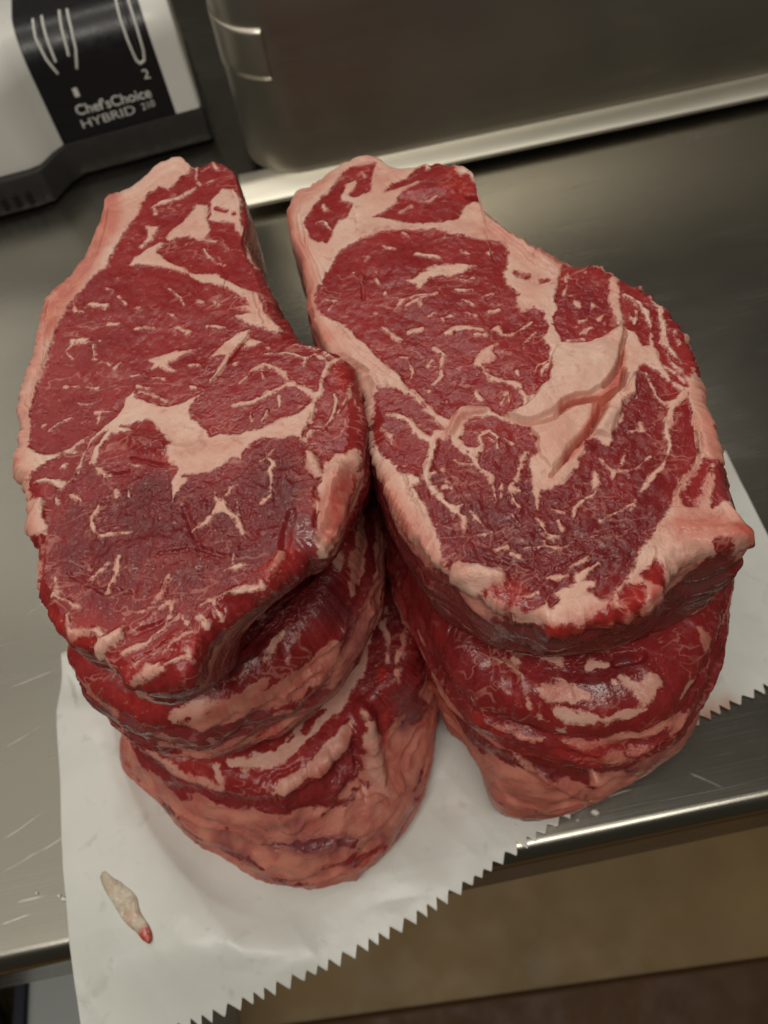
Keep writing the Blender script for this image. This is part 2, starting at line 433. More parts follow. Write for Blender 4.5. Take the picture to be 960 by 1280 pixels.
# ------------------------------------------------------------------ butcher paper
def paper_mat():
    mt, nt, b = new_mat("waxed_white_paper"); k = NB(nt); v = k.coord()
    f = k.noise(v, 26, 5.0, 0.4); sm = k.noise(v, 95, 4.0, 0.6)
    col = k.mix(k.step(f, 0.35, 0.7), c4(0.70, 0.71, 0.655), c4(0.76, 0.765, 0.715))
    col = k.mix(k.step(sm, 0.58, 0.76, 0, 0.42), col, c4(0.46, 0.46, 0.40))
    at = k.n('ShaderNodeAttribute', attribute_name="stain")
    col = k.mix(k.math('MULTIPLY', at.outputs['Fac'], k.step(f, 0.3, 0.65, 0.5, 1.0)), col, c4(0.50, 0.20, 0.10))
    wet = k.n('ShaderNodeAttribute', attribute_name="wet")
    col = k.mix(wet.outputs['Fac'], col, c4(0.50, 0.47, 0.46))
    k.put(b.inputs['Base Color'], col)
    k.put(b.inputs['Roughness'], k.step(k.noise(v, 40, 3.0), 0.3, 0.7, 0.28, 0.42))
    b.inputs['Subsurface Weight'].default_value = 0.0
    k.put(b.inputs['Normal'], k.bump(k.noise(v, 130, 5.0, 0.5), 0.25, 0.0008))
    return mt
M_PAPER = paper_mat()
edge_px = [(96, 1345), (150, 1310), (240, 1281), (330, 1243), (420, 1203), (500, 1160), (580, 1110), (640, 1066), (720, 1012), (790, 958), (860, 907), (910, 884), (960, 860), (1040, 826)]
EP = np.array([on(x, y, 0.0)[:2] for x, y in edge_px])
nu, nv = 560, 150
t_e = np.r_[0, np.cumsum(np.linalg.norm(np.diff(EP, axis=0), axis=1))]; L_e = t_e[-1]
u = np.linspace(0, 1, nu)
def smooth_interp(t, tt, Y):
    y = np.interp(t, tt, Y)
    return np.convolve(np.r_[[y[0]] * 10, y, [y[-1]] * 10], np.ones(21) / 21, 'valid')
bx = smooth_interp(u * L_e, t_e, EP[:, 0]); by = smooth_interp(u * L_e, t_e, EP[:, 1])
tl = np.array([-0.1985, 0.203]); tr = np.array([0.2085, 0.243])
vv = np.linspace(0, 1, nv) ** 0.8
U, Vv = np.meshgrid(u, vv)
TX = tl[0] + (tr[0] - tl[0]) * U; TY = tl[1] + (tr[1] - tl[1]) * U
PX = TX + (bx[None, :] - TX) * Vv; PY = TY + (by[None, :] - TY) * Vv
# saw-tooth tear along the cutter edge
tooth = np.abs(((u * L_e / 0.0063 + 0.15 * np.sin(u * 90)) % 1.0) * 2 - 1) - 0.5
amp = 0.0044 * (0.85 + 0.6 * vnoise(np.c_[u * L_e / 0.0063 * 0.5, u * 0, u * 0], 3))
nx_, ny_ = 0.32, -0.95
wt = sstep(0.955, 1.0, Vv)
PX = PX + (tooth * amp)[None, :] * wt * nx_; PY = PY + (tooth * amp)[None, :] * wt * ny_
# folds
def seg_dist(X, Y, pts):
    D = np.full(X.shape, 9.0); side = np.zeros(X.shape)
    for (ax, ay), (bx_, by_) in zip(pts[:-1], pts[1:]):
        dx, dy = bx_ - ax, by_ - ay; tt = np.clip(((X - ax) * dx + (Y - ay) * dy) / (dx * dx + dy * dy), 0, 1)
        d = np.hypot(X - ax - tt * dx, Y - ay - tt * dy); s_ = np.sign((X - ax) * dy - (Y - ay) * dx)
        q = d < D; D = np.where(q, d, D); side = np.where(q, s_, side)
    return D, side
fold = [tuple(on(x, y, 0.0)[:2]) for x, y in ((112, 900), (138, 960), (148, 1040), (176, 1066), (240, 1148), (300, 1196), (350, 1222))]
D, side = seg_dist(PX, PY, fold)
sd = D * -side                            # positive on the meat side of the crease
ridge = np.where(sd > 0, np.exp(-(sd / 0.019) ** 2), np.exp(-(sd / 0.045) ** 2))
along = sstep(on(350, 1222, 0)[1] - 0.02, on(300, 1196, 0)[1] + 0.01, PY) * sstep(0.195, 0.16, PY)
Z = 0.0012 + 0.0105 * ridge * along
Z += 0.0012 * (fbm(np.stack([PX.ravel() * 14, PY.ravel() * 14, PX.ravel() * 0], 1), 2, 4).reshape(PX.shape) + 0.6)
cre = fbm(np.stack([PX.ravel() * 40 + PY.ravel() * 25, PY.ravel() * 12, PX.ravel() * 0], 1), 2, 14).reshape(PX.shape)
Z += 0.0011 * (1 - np.abs(cre)) * sstep(0.02, 0.06, PY - 0.0 + 0.05) + 0.0005 * np.abs(vnoise(np.stack([PX.ravel() * 30, PY.ravel() * 60, PX.ravel() * 0], 1), 15)).reshape(PX.shape)
fold2 = [tuple(on(x, y, 0.0)[:2]) for x, y in ((560, 960), (590, 1020), (560, 1110))]
D2, s2 = seg_dist(PX, PY, fold2); Z += 0.0022 * np.exp(-(D2 / 0.012) ** 2)
fold3 = [tuple(on(x, y, 0.0)[:2]) for x, y in ((860, 800), (900, 760), (960, 740))]
D3, s3 = seg_dist(PX, PY, fold3); Z += 0.003 * np.exp(-(D3 / 0.016) ** 2)
# beyond the counter's edge the sheet sags
over = np.clip(YE + 0.008 - PY, 0, 1)
Z -= 0.10 * over + 1.0 * over ** 2
# flat under the meat, and just clear of the steel
for cx, cy, rx, ry in ((-0.075, 0.19, 0.075, 0.12), (0.075, 0.18, 0.075, 0.11)):
    q = np.clip(1.25 - np.hypot((PX - cx) / rx, (PY - cy) / ry), 0, 0.25) / 0.25
    Z = Z * (1 - q) + 0.0008 * q
Q = np.arange(nu * nv).reshape(nv, nu)
quads = np.stack([Q[:-1, :-1], Q[:-1, 1:], Q[1:, 1:], Q[1:, :-1]], -1).reshape(-1, 4)[:, ::-1]
PV = np.stack([PX.ravel(), PY.ravel(), Z.ravel()], 1)
pc = np.array([0.0, 0.15, 0.0])
me = mesh_quads("butcher_paper", PV - pc, quads)
stain = np.zeros(nu * nv)
for (x, y, rad, a) in ((880, 893, 0.011, 1.0), (862, 903, 0.008, 1.0), (905, 886, 0.007, 0.8), (900, 592, 0.010, 0.25), (120, 880, 0.01, 0.05), (690, 1015, 0.008, 0.25), (560, 1015, 0.012, 0.12)):
    p = on(x, y, 0.0); stain = np.maximum(stain, a * np.exp(-((PV[:, 0] - p[0]) ** 2 + (PV[:, 1] - p[1]) ** 2) / rad ** 2))
at = me.attributes.new("stain", 'FLOAT', 'POINT'); at.data.foreach_set("value", stain.astype(np.float32))
wetp = [tuple(on(x, y, 0.0)[:2]) for x, y in ((168, 960), (176, 1020), (215, 1065), (270, 1130), (330, 1180))]
Dw, _ = seg_dist(PV[:, 0], PV[:, 1], wetp)
wet = sstep(0.013, 0.007, Dw + 0.003 * fbm(PV * 60, 2, 8)) * 0.0
at = me.attributes.new("wet", 'FLOAT', 'POINT'); at.data.foreach_set("value", wet.astype(np.float32))
po = link("butcher_paper", me, M_PAPER); po.location = tuple(pc)
sm = po.modifiers.new("thickness", 'SOLIDIFY'); sm.thickness = 0.00018; sm.offset = -1
def paper_z(x, y):
    return float(PV[int(np.argmin((PV[:, 0] - x) ** 2 + (PV[:, 1] - y) ** 2)), 2])
tag(po, "white butcher paper with a saw-toothed torn edge under the meat", "paper")

# ------------------------------------------------------------------ flesh
def flesh_mat():
    mt, nt, b = new_mat("raw_beef"); k = NB(nt); v = k.coord()
    fat = k.n('ShaderNodeAttribute', attribute_name="fat").outputs['Fac']          # signed distance, mm
    ti = k.n('ShaderNodeAttribute', attribute_name="tint"); sp = k.n('ShaderNodeSeparateColor')
    nt.links.new(ti.outputs['Color'], sp.inputs[0])
    t_fat, t_lean, t_blood, t_mem = sp.outputs[0], sp.outputs[1], sp.outputs[2], ti.outputs['Alpha']
    n1 = k.noise(v, 320, 3.0, 0.4); n2 = k.noise(v, 1100, 3.0, 0.2); n3 = k.noise(v, 90, 3.0, 0.5); n4 = k.noise(v, 38, 2.0, 0.3)
    d = k.math('ADD', fat, k.math('MULTIPLY', k.math('SUBTRACT', n1, 0.5), 3.6))
    d = k.math('ADD', d, k.math('MULTIPLY', k.math('SUBTRACT', n2, 0.5), 1.8))
    ff = k.step(d, -0.50, 0.55)
    # thin marbling inside the lean
    vd = k.coord((1.0, 1.9, 1.0), (0, 0, 0.35))
    r1 = k.math('ABSOLUTE', k.math('SUBTRACT', k.noise(vd, 80, 2.0, 0.45), 0.5))
    m1 = k.math('MULTIPLY', k.step(r1, 0.004, 0.030, 1.0, 0.0), k.step(k.noise(v, 55, 2.0), 0.47, 0.62))
    fl = k.step(k.noise(vd, 260, 2.0, 0.5), 0.65, 0.73)
    fl = k.math('MULTIPLY', fl, k.step(n3, 0.40, 0.60))
    m = k.math('MAXIMUM', k.math('MULTIPLY', m1, k.step(t_lean, 0.2, 0.9, 0.55, 0.38)), k.math('MULTIPLY', fl, 0.75))
    # lean
    grain = k.noise(k.coord((1, 1, 1)), 700, 4.0, 0.6, 0.6)
    lean = k.mix(k.step(n3, 0.3, 0.75), c4(0.285, 0.019, 0.020), c4(0.365, 0.034, 0.034))
    dark = k.mix(k.step(n3, 0.3, 0.75), c4(0.140, 0.012, 0.014), c4(0.230, 0.023, 0.025))
    lean = k.mix(t_lean, lean, dark)
    lean = k.mix(k.step(grain, 0.48, 0.8, 0.0, 0.35), lean, c4(0.38, 0.075, 0.072))
    lean = k.mix(k.step(grain, 0.50, 0.20, 0.0, 0.35), lean, c4(0.13, 0.010, 0.012))
    lean = k.mix(m, lean, c4(0.60, 0.24, 0.19))
    # fat
    cream = k.mix(k.step(n4, 0.3, 0.7), c4(0.77, 0.44, 0.345), c4(0.82, 0.56, 0.45))
    pink = k.mix(k.step(n3, 0.3, 0.7), c4(0.70, 0.28, 0.20), c4(0.58, 0.16, 0.12))
    fatc = k.mix(t_fat, cream, pink)
    fatc = k.mix(k.math('MULTIPLY', k.step(n1, 0.52, 0.72), k.step(n3, 0.42, 0.62, 0.10, 0.5)), fatc, c4(0.55, 0.16, 0.12))
    edge = k.step(k.math('ABSOLUTE', d), 0.9, 0.0, 0.0, 0.55)
    fatc = k.mix(edge, fatc, c4(0.58, 0.21, 0.165))
    col = k.mix(ff, lean, fatc)
    bl = k.math('MULTIPLY', t_blood, k.step(n1, 0.30, 0.60, 0.25, 1.0))
    col = k.mix(bl, col, c4(0.48, 0.030, 0.020))
    mem = k.math('MULTIPLY', t_mem, k.step(n3, 0.35, 0.65, 0.45, 1.0))
    col = k.mix(mem, col, c4(0.21, 0.065, 0.068))
    k.put(b.inputs['Base Color'], col)
    ro = k.step(n1, 0.3, 0.7, 0.22, 0.38)
    ro = k.math('ADD', ro, k.math('MULTIPLY', ff, 0.10))
    ro = k.math('SUBTRACT', ro, k.math('MULTIPLY', k.math('MINIMUM', k.math('MAXIMUM', t_mem, t_blood), 1.0), 0.10))
    k.put(b.inputs['Roughness'], ro)
    b.inputs['Specular IOR Level'].default_value = 0.4
    k.put(b.inputs['Coat Weight'], k.math('MINIMUM', k.math('ADD', 0.04, k.math('ADD', k.math('MULTIPLY', t_lean, 0.10), k.math('MULTIPLY', t_mem, 0.4))), 0.5))
    b.inputs['Coat Roughness'].default_value = 0.12
    b.inputs['Subsurface Weight'].default_value = 0.22
    b.inputs['Subsurface Radius'].default_value = (1.0, 0.38, 0.28)
    b.inputs['Subsurface Scale'].default_value = 0.0028
    h = k.math('ADD', k.math('MULTIPLY', k.noise(v, 1300, 2.0, 0.3, 0.5), 0.22), k.math('MULTIPLY', k.noise(v, 560, 2.0, 0.6), 1.0))
    wet = k.math('ADD', 0.14, k.math('MULTIPLY', k.math('MULTIPLY', t_lean, k.math('SUBTRACT', 1.0, t_mem)), k.step(n3, 0.35, 0.65, 0.15, 0.72)))
    hb = k.n('ShaderNodeBump'); hb.inputs['Distance'].default_value = 0.0013
    k.put(hb.inputs['Strength'], wet); k.put(hb.inputs['Height'], h)
    nrm = k.bump(ff, 0.35, 0.0004, hb.outputs[0])
    k.put(b.inputs['Normal'], nrm); k.put(b.inputs['Coat Normal'], nrm)
    return mt
M_FLESH = flesh_mat()

def catmull(P, per=10):
    P = np.asarray(P, float); n = len(P); out = []
    for i in range(n):
        a, b, c, d = P[i - 1], P[i], P[(i + 1) % n], P[(i + 2) % n]
        for t in np.linspace(0, 1, per, endpoint=False):
            out.append(0.5 * ((2 * b) + (c - a) * t + (2 * a - 5 * b + 4 * c - d) * t * t + (3 * b - a - 3 * c + d) * t ** 3))
    return np.array(out)
NT = 840
TH = np.linspace(-math.pi, math.pi, NT, endpoint=False)
def polar(P, c):
    d = np.asarray(P) - c; th = np.arctan2(d[:, 1], d[:, 0]); r = np.hypot(d[:, 0], d[:, 1])
    i = np.argsort(th); th = th[i]; r = r[i]
    return np.interp(TH, np.r_[th[-1] - 2 * math.pi, th, th[0] + 2 * math.pi], np.r_[r[-1], r, r[0]])
def polar_part(P, c, ref, blend=0.25):
    """radius from an open traced line where there is one, from ref elsewhere"""
    P = np.asarray(P, float); d = P - c; th = np.unwrap(np.arctan2(d[:, 1], d[:, 0])); r = np.hypot(d[:, 0], d[:, 1])
    if th[-1] < th[0]: th = th[::-1]; r = r[::-1]
    out = ref.copy(); lo, hi = th[0], th[-1]
    for k in (-2 * math.pi, 0, 2 * math.pi):
        t = TH + k
        i = (t >= lo) & (t <= hi); out[i] = np.interp(t[i], th, r)
        j = (t > lo - blend) & (t < lo); q = sstep(0, 1, (t[j] - lo + blend) / blend); out[j] = ref[j] * (1 - q) + r[0] * q
        j = (t > hi) & (t < hi + blend); q = sstep(0, 1, 1 - (t[j] - hi) / blend); out[j] = ref[j] * (1 - q) + r[-1] * q
    return out
def smooth_r(r, n=3):
    k = np.ones(2 * n + 1) / (2 * n + 1)
    return np.convolve(np.r_[r[-n:], r, r[:n]], k, 'valid')

def poly_sd(X, Y, P):
    """signed distance to a polygon, positive inside"""
    P = np.asarray(P, float); n = len(P); D = np.full(X.shape, 1e9); ins = np.zeros(X.shape, bool)
    for i in range(n):
        ax, ay = P[i]; bx_, by_ = P[(i + 1) % n]; dx, dy = bx_ - ax, by_ - ay
        t = np.clip(((X - ax) * dx + (Y - ay) * dy) / (dx * dx + dy * dy + 1e-15), 0, 1)
        D = np.minimum(D, (X - ax - t * dx) ** 2 + (Y - ay - t * dy) ** 2)
        if ay != by_:
            ins ^= ((ay > Y) != (by_ > Y)) & (X < dx * (Y - ay) / dy + ax)
    D = np.sqrt(D); return np.where(ins, D, -D)
def line_sd(PTS, line, rad):
    """rad(s) minus distance to a polyline, in 2 or 3 dimensions"""
    best = np.full(len(PTS), -1.0)
    if len(line) == 1:
        return rad[0] - np.linalg.norm(PTS - line[0], axis=1)
    for i in range(len(line) - 1):
        a, b = line[i], line[i + 1]; d = b - a
        t = np.clip((PTS - a) @ d / (d @ d + 1e-15), 0, 1)
        best = np.maximum(best, rad[i] + (rad[i + 1] - rad[i]) * t - np.linalg.norm(PTS - a - t[:, None] * d, axis=1))
    return best

def widths(w, n):
    if isinstance(w, (tuple, list)):
        return np.interp(np.linspace(0, 1, n), np.linspace(0, 1, len(w)), w)
    q = np.full(n, float(w))
    if n > 2: q[0] *= 0.6; q[-1] *= 0.6
    return q

def steak(name, label, c, Rt, Rb, cb, zt, zb, ops2, ops3, base, nring, nside, seed, edge=0.006, bulge=0.004, rough_side=1.0, tilt=(0, 0), dome=0.0, regions=(), side_base='mix', side_tint=(0.75, 0.35, 0.1, 0.0)):
    """one slab of meat: cut face, rounded rim, side and underside as a grid (ring, angle)"""
    jag = 0.0012 * fbm(np.c_[np.cos(TH) * 8, np.sin(TH) * 8, TH * 0 + seed], 2, seed)
    fine = 0.0010 * vnoise(np.c_[np.cos(TH) * 28, np.sin(TH) * 28, TH * 0], seed + 3) + 0.0007 * vnoise(np.c_[np.cos(TH) * 90, np.sin(TH) * 90, TH * 0], seed + 4)
    fine = fine * min(1.0, 0.0045 / edge); Rs = Rt + jag; Rt = Rs + fine
    Rsm = smooth_r(smooth_r(Rt, 40), 40)
    cs, sn = np.cos(TH), np.sin(TH)
    rows = []; kind = []
    for q in np.linspace(0.0002, 1, nring) ** 0.92:
        rr = (Rt - edge) * q
        rows.append(np.stack([c[0] + rr * cs, c[1] + rr * sn, zt + dome * (1 - np.clip(rr / Rsm, 0, 1.2) ** 2)], 1)); kind.append(0)
    for a in np.linspace(0, math.pi / 2, 7)[1:]:
        rr = Rt - edge + edge * math.sin(a)
        rows.append(np.stack([c[0] + rr * cs, c[1] + rr * sn, np.full(NT, zt - edge + edge * math.cos(a))], 1)); kind.append(1)
    z0, z1 = zt - edge, zb + edge
    for t in np.linspace(0, 1, nside)[1:]:
        g_ = Rs + fine * max(0.0, 1 - t / 0.12); x = c[0] + g_ * cs; y = c[1] + g_ * sn; x2 = cb[0] + Rb * cs; y2 = cb[1] + Rb * sn
        e = sstep(0, 1, t) * 0.5 + 0.5 * t; bu = bulge * math.sin(math.pi * t)
        rows.append(np.stack([x + (x2 - x) * e + bu * cs, y + (y2 - y) * e + bu * sn, np.full(NT, z0 + (z1 - z0) * t)], 1)); kind.append(2)
    for a in np.linspace(0, math.pi / 2, 5)[1:]:
        rr = Rb - edge + edge * math.cos(a)
        rows.append(np.stack([cb[0] + rr * cs, cb[1] + rr * sn, np.full(NT, zb + edge - edge * math.sin(a))], 1)); kind.append(3)
    for q in (0.7, 0.35, 0.02):
        rr = (Rb - edge) * q
        rows.append(np.stack([cb[0] + rr * cs, cb[1] + rr * sn, np.full(NT, zb)], 1)); kind.append(3)
    P = np.array(rows); nr = len(rows); kind = np.array(kind)
    P = P.reshape(-1, 3); KV = np.repeat(kind, NT); IR = np.repeat(np.arange(nr), NT)
    P[:, 2] += (tilt[0] * (P[:, 0] - c[0]) + tilt[1] * (P[:, 1] - c[1])) * np.clip((P[:, 2] - zb) / (zt - zb), 0, 1)
    # ---- features traced on the cut face (flat coordinates)
    top = KV <= 1; X, Y = P[top, 0], P[top, 1]; XY = P[top, :2]
    sd = np.full(top.sum(), 6.0 if base == 'fat' else -6.0)
    tint = np.zeros((len(P), 4)); tint[:] = side_tint
    tt = np.zeros((top.sum(), 4)); tt[:, 0] = 0.10
    dz = np.zeros(top.sum())
    def P2(pts):
        out = []
        for x, y in pts:
            d = FW * FPX + RT * (x - 480) - UP * (y - 640)
            # meet the (tilted) cut face
            k = (zt - tilt[0] * c[0] - tilt[1] * c[1] - CAM_H) / (d[2] - tilt[0] * d[0] - tilt[1] * d[1])
            out.append((CP + d * k)[:2])
        return np.array(out)
    dep = float(pix(np.array([c[0], c[1], zt]))[2]); mpp = dep / FPX
    wq = np.c_[X, Y, X * 0]
    wx = 0.0011 * fbm(wq * 190, 3, seed + 40) + 0.0022 * vnoise(wq * 55, seed + 44); wy = 0.0011 * fbm(wq * 190, 3, seed + 50) + 0.0022 * vnoise(wq * 55, seed + 54)
    X = X + 0.8 * wx; Y = Y + 0.8 * wy; XY = np.c_[X, Y]
    for op in ops2:
        k = op[0]
        if k == 'p':
            G = P2(op[1]); s_ = poly_sd(X, Y, G) * 1000; dz += op[2] * sstep(-0.3, 1.0, s_)
        elif k in 'FL':
            G = P2(op[1]); lo, hi = G.min(0) - 0.008, G.max(0) + 0.008
            i = np.where((X > lo[0]) & (X < hi[0]) & (Y > lo[1]) & (Y < hi[1]))[0]
            s_ = poly_sd(X[i], Y[i], G) * 1000
            sd[i] = np.maximum(sd[i], s_) if k == 'F' else np.minimum(sd[i], -s_)
        else:
            G = P2(op[1]); w_ = widths(op[2], len(G)) * 0.5 * mpp
            mx = w_.max() + 0.008; lo, hi = G.min(0) - mx, G.max(0) + mx
            i = np.where((X > lo[0]) & (X < hi[0]) & (Y > lo[1]) & (Y < hi[1]))[0]
            s_ = line_sd(XY[i], G, w_) * 1000
            if k == 'f': sd[i] = np.maximum(sd[i], s_)
            elif k == 'l': sd[i] = np.minimum(sd[i], -s_)
            elif k == 'c': dz[i] -= op[3] * sstep(-0.4, max(0.5, w_.max() * 700), s_)
            elif k == 'b': dz[i] += op[3] * sstep(-w_.max() * 600, w_.max() * 800, s_)
            elif k == 't':
                a = sstep(-w_.max() * 900, w_.max() * 700, s_); ch = op[3]
                tt[i, ch] = tt[i, ch] * (1 - a) + op[4] * a
    sd = np.clip(sd, -6, 6)
    FAT = np.zeros(len(P)); FAT[top] = sd; tint[top] = tt
    # ---- displacement
    N = np.zeros_like(P); N[KV == 0] = (0, 0, 1)
    ang = np.tile(TH, nr); rad = np.stack([np.cos(ang), np.sin(ang), 0 * ang], 1)
    N[KV == 2] = rad[KV == 2]; i = KV == 1; f_ = (IR[i] - (nring - 1)) / 6.0
    N[i] = rad[i] * np.sin(f_ * math.pi / 2)[:, None] + np.array([0, 0, 1.0]) * np.cos(f_ * math.pi / 2)[:, None]
    N[KV == 3] = rad[KV == 3] * 0.5
    disp = np.zeros(len(P))
    topw = np.where(KV == 0, 1.0, np.where(KV == 1, 0.8, 0.0)); sidew = np.where(KV == 2, 1.0, np.where(KV == 1, 0.5, 0.0))
    disp += topw * (0.0008 * fbm(P * 45, 2, seed + 1) + 0.00035 * fbm(P * 260, 3, seed + 2))
    ft = np.zeros(len(P)); ft[top] = sstep(-0.6, 0.9, sd) ; dark = tint[:, 1]
    disp += topw * (0.0005 * ft + 0.0004 * ft * fbm(P * 110, 3, seed + 6) + 0.0008 * (dark * (1 - ft)) * fbm(P * 330, 3, seed + 5))
    lay = P * np.array([55, 55, 170.0]); lay = lay + 0.8 * fbm(P * 40, 2, seed + 9)[:, None]
    disp += rough_side * sidew * (0.0030 * fbm(P * 34, 2, seed + 7) + 0.0010 * fbm(lay, 3, seed + 8) - 0.0010 * np.abs(vnoise(P * np.array([30, 30, 120.0]), seed + 12)) + 0.0004 * fbm(P * 300, 2, seed + 4))
    dd = np.zeros(len(P)); dd[top] = dz; disp += dd
    # folds that run along the rim: in the fat of the cut face, and down the side
    dist = np.clip((np.tile(Rt, nr) - np.hypot(P[:, 0] - c[0], P[:, 1] - c[1])), 0, 1)
    wv = fbm(P * 50, 2, seed + 15)
    rg = 1 - 2 * np.abs(vnoise(np.c_[np.cos(ang) * 5, np.sin(ang) * 5, dist * 330 + wv * 1.2], seed + 16))
    disp += (KV <= 1) * 0.0008 * rg * sstep(0.018, 0.006, dist) * ft
    rs = 1 - 2 * np.abs(vnoise(np.c_[np.cos(ang) * 5, np.sin(ang) * 5, P[:, 2] * 210 + wv * 1.3], seed + 18))
    disp += sidew * 0.0012 * rough_side * rs
    P = P + N * disp[:, None]
    # ---- side: what the rim shows runs on down the side, then layers
    rimrow = FAT[(nring - 4) * NT:(nring - 3) * NT]
    s = KV >= 2; v = np.clip((IR[s] - nring - 6) / max(1, nside), 0, 1)
    lay = P[s] * np.array([24, 24, 135.0]) + 1.1 * fbm(P[s] * 26, 2, seed + 21)[:, None]
    ns = 4.5 * fbm(lay, 3, seed + 22)
    tgt = {'mix': ns * 1.2 - 0.35, 'fat': 2.2 + ns * 0.9, 'lean': -2.4 + ns * 0.9}[side_base]
    q = sstep(0, 0.22, v + 0.10 * fbm(P[s] * 60, 2, seed + 33)); FAT[s] = np.tile(rimrow, nr)[np.where(s)[0]] * (1 - q) + tgt * q
    # ---- strokes traced on sides and partly hidden faces, laid on the surface in space
    u_, v_, dp = pix(P)
    def P3(pts):
        out = []
        for x, y in pts:
            d2 = (u_ - x) ** 2 + (v_ - y) ** 2
            i = np.where(d2 < 25)[0]
            if len(i) == 0: out.append(P[int(np.argmin(d2 + (dp * 30) ** 2))])
            else: out.append(P[i[int(np.argmin(dp[i] + d2[i] * 2e-4))]])
        return np.array(out)
    d3 = np.zeros(len(P))
    PW = P + 0.0017 * np.stack([fbm(P * 65, 3, seed + 60 + a_) for a_ in range(3)], 1) + 0.0009 * np.stack([vnoise(P * 260, seed + 70 + a_) for a_ in range(3)], 1)
    for op in ops3:
        k = op[0]; G = P3(op[1]); w_ = (widths(op[2], len(G)) * 0.55 + (1.0 if k in 'fl' else 0)) * np.array([pix(g)[2] / FPX for g in G])
        mx = w_.max() + 0.006; lo, hi = G.min(0) - mx, G.max(0) + mx
        i = np.where(((P > lo) & (P < hi)).all(1))[0]
        s_ = line_sd(PW[i], G, w_) * 1000
        if k == 'f': FAT[i] = np.maximum(FAT[i], s_)
        elif k == 'l': FAT[i] = np.minimum(FAT[i], -s_)
        elif k == 'c': d3[i] -= op[3] * sstep(-0.6, max(0.6, w_.max() * 700), s_)
        elif k == 'b': d3[i] += op[3] * sstep(-w_.max() * 700, w_.max() * 800, s_)
        elif k == 't':
            a = sstep(-w_.max() * 900, w_.max() * 700, s_); ch = op[3]
            tint[i, ch] = tint[i, ch] * (1 - a) + op[4] * a
    sdw = np.where(KV >= 2, 1.0, np.where(KV == 1, 0.6, 0.25 if not regions else 0.0))
    lay = P * np.array([48, 48, 330.0]) + 1.2 * fbm(P * 45, 2, seed + 96)[:, None]
    if not regions:
        tint[:, 0] += 0.22
        ds = np.clip((np.tile(Rt, nr) - np.hypot(P[:, 0] - c[0], P[:, 1] - c[1])), 0, 1)
        an_ = np.tile(TH, nr); lw = fbm(P * 50, 2, seed + 101)
        FAT += (KV <= 1) * (2.8 * fbm(np.c_[np.cos(an_) * 7, np.sin(an_) * 7, ds * 190 + 1.3 * lw], 3, seed + 102) + 1.0 * fbm(P * 170, 2, seed + 103))
    FAT += sdw * (2.6 * fbm(lay, 3, seed + 97) + 0.9 * fbm(P * 190, 2, seed + 98))
    tint[:, 0] += 0.28 * fbm(P * 42, 3, seed + 80) + 0.15 * (KV >= 1)
    tint[:, 1] += 0.30 * fbm(P * 38, 3, seed + 84)
    tint[:, 2] += sstep(0.30, 0.62, fbm(P * 48, 3, seed + 88)) * np.where(KV >= 1, 0.55, 0.22)
    tint[:, 3] += sstep(0.15, 0.55, fbm(P * np.array([30, 30, 60]), 3, seed + 92)) * np.where(KV >= 2, 0.6, 0.0)
    P = P + N * d3[:, None]
    P[:, 2] = np.maximum(P[:, 2], zb - 0.002) if zb > 0.005 else np.maximum(P[:, 2], 0.0016)
    FAT = np.clip(FAT, -6, 6)
    # ---- faces and normals
    Q = np.arange(nr * NT).reshape(nr, NT); Qn = np.roll(Q, -1, 1)
    quads = np.stack([Q[:-1], Q[1:], Qn[1:], Qn[:-1]], -1).reshape(-1, 4)
    e1 = P[quads[:, 2]] - P[quads[:, 0]]; e2 = P[quads[:, 3]] - P[quads[:, 1]]; fn = np.cross(e1, e2)
    VN = np.zeros_like(P)
    for kk in range(4):
        for ax in range(3): VN[:, ax] += np.bincount(quads[:, kk], fn[:, ax], len(P))
    VN /= np.linalg.norm(VN, axis=1)[:, None] + 1e-12
    # ---- parts: muscles, fat, side
    part = np.full(len(quads), 0); names = ["side", "fat_cover" if regions else "cut_face", "trim_muscle"] + [r[0] for r in regions]
    fk = KV[quads[:, 0]]; ff = FAT[quads].mean(1); ctr = P[quads].mean(1)
    part[(fk <= 1) & (ff > 0)] = 1; part[(fk <= 1) & (ff <= 0)] = 2 if regions else 1
    for j, (nm, pts) in enumerate(regions):
        ins = poly_sd(ctr[:, 0], ctr[:, 1], P2(pts)) > 0
        if nm.startswith('fat'): part[(fk <= 1) & ins & (ff > 0)] = 3 + j
        else: part[(fk <= 1) & ins] = 3 + j
    if regions:                                   # every separate trim muscle is a part; specks stay with the fat
        pg = part.reshape(nr - 1, NT); lab = np.where(pg == 2, np.arange(pg.size).reshape(pg.shape), -1)
        for _ in range(900):
            o_ = lab
            for ax, sh in ((0, 1), (0, -1), (1, 1), (1, -1)):
                r_ = np.roll(lab, sh, ax)
                if ax == 0: r_[0 if sh == 1 else -1] = -1
                lab = np.where(pg == 2, np.maximum(lab, r_), -1)
            if (lab == o_).all(): break
        u3, cnt = np.unique(lab[lab >= 0], return_counts=True)
        part[part == 2] = 1; lf = lab.ravel()
        for g_ in u3[cnt > 450]:
            part[lf == g_] = len(names); names.append("trim_muscle")
    root = empty(name, (cb[0], cb[1], zb)); org = np.array([cb[0], cb[1], zb])
    tag(root, label, "steak", "raw ribeye steaks stacked on the paper")
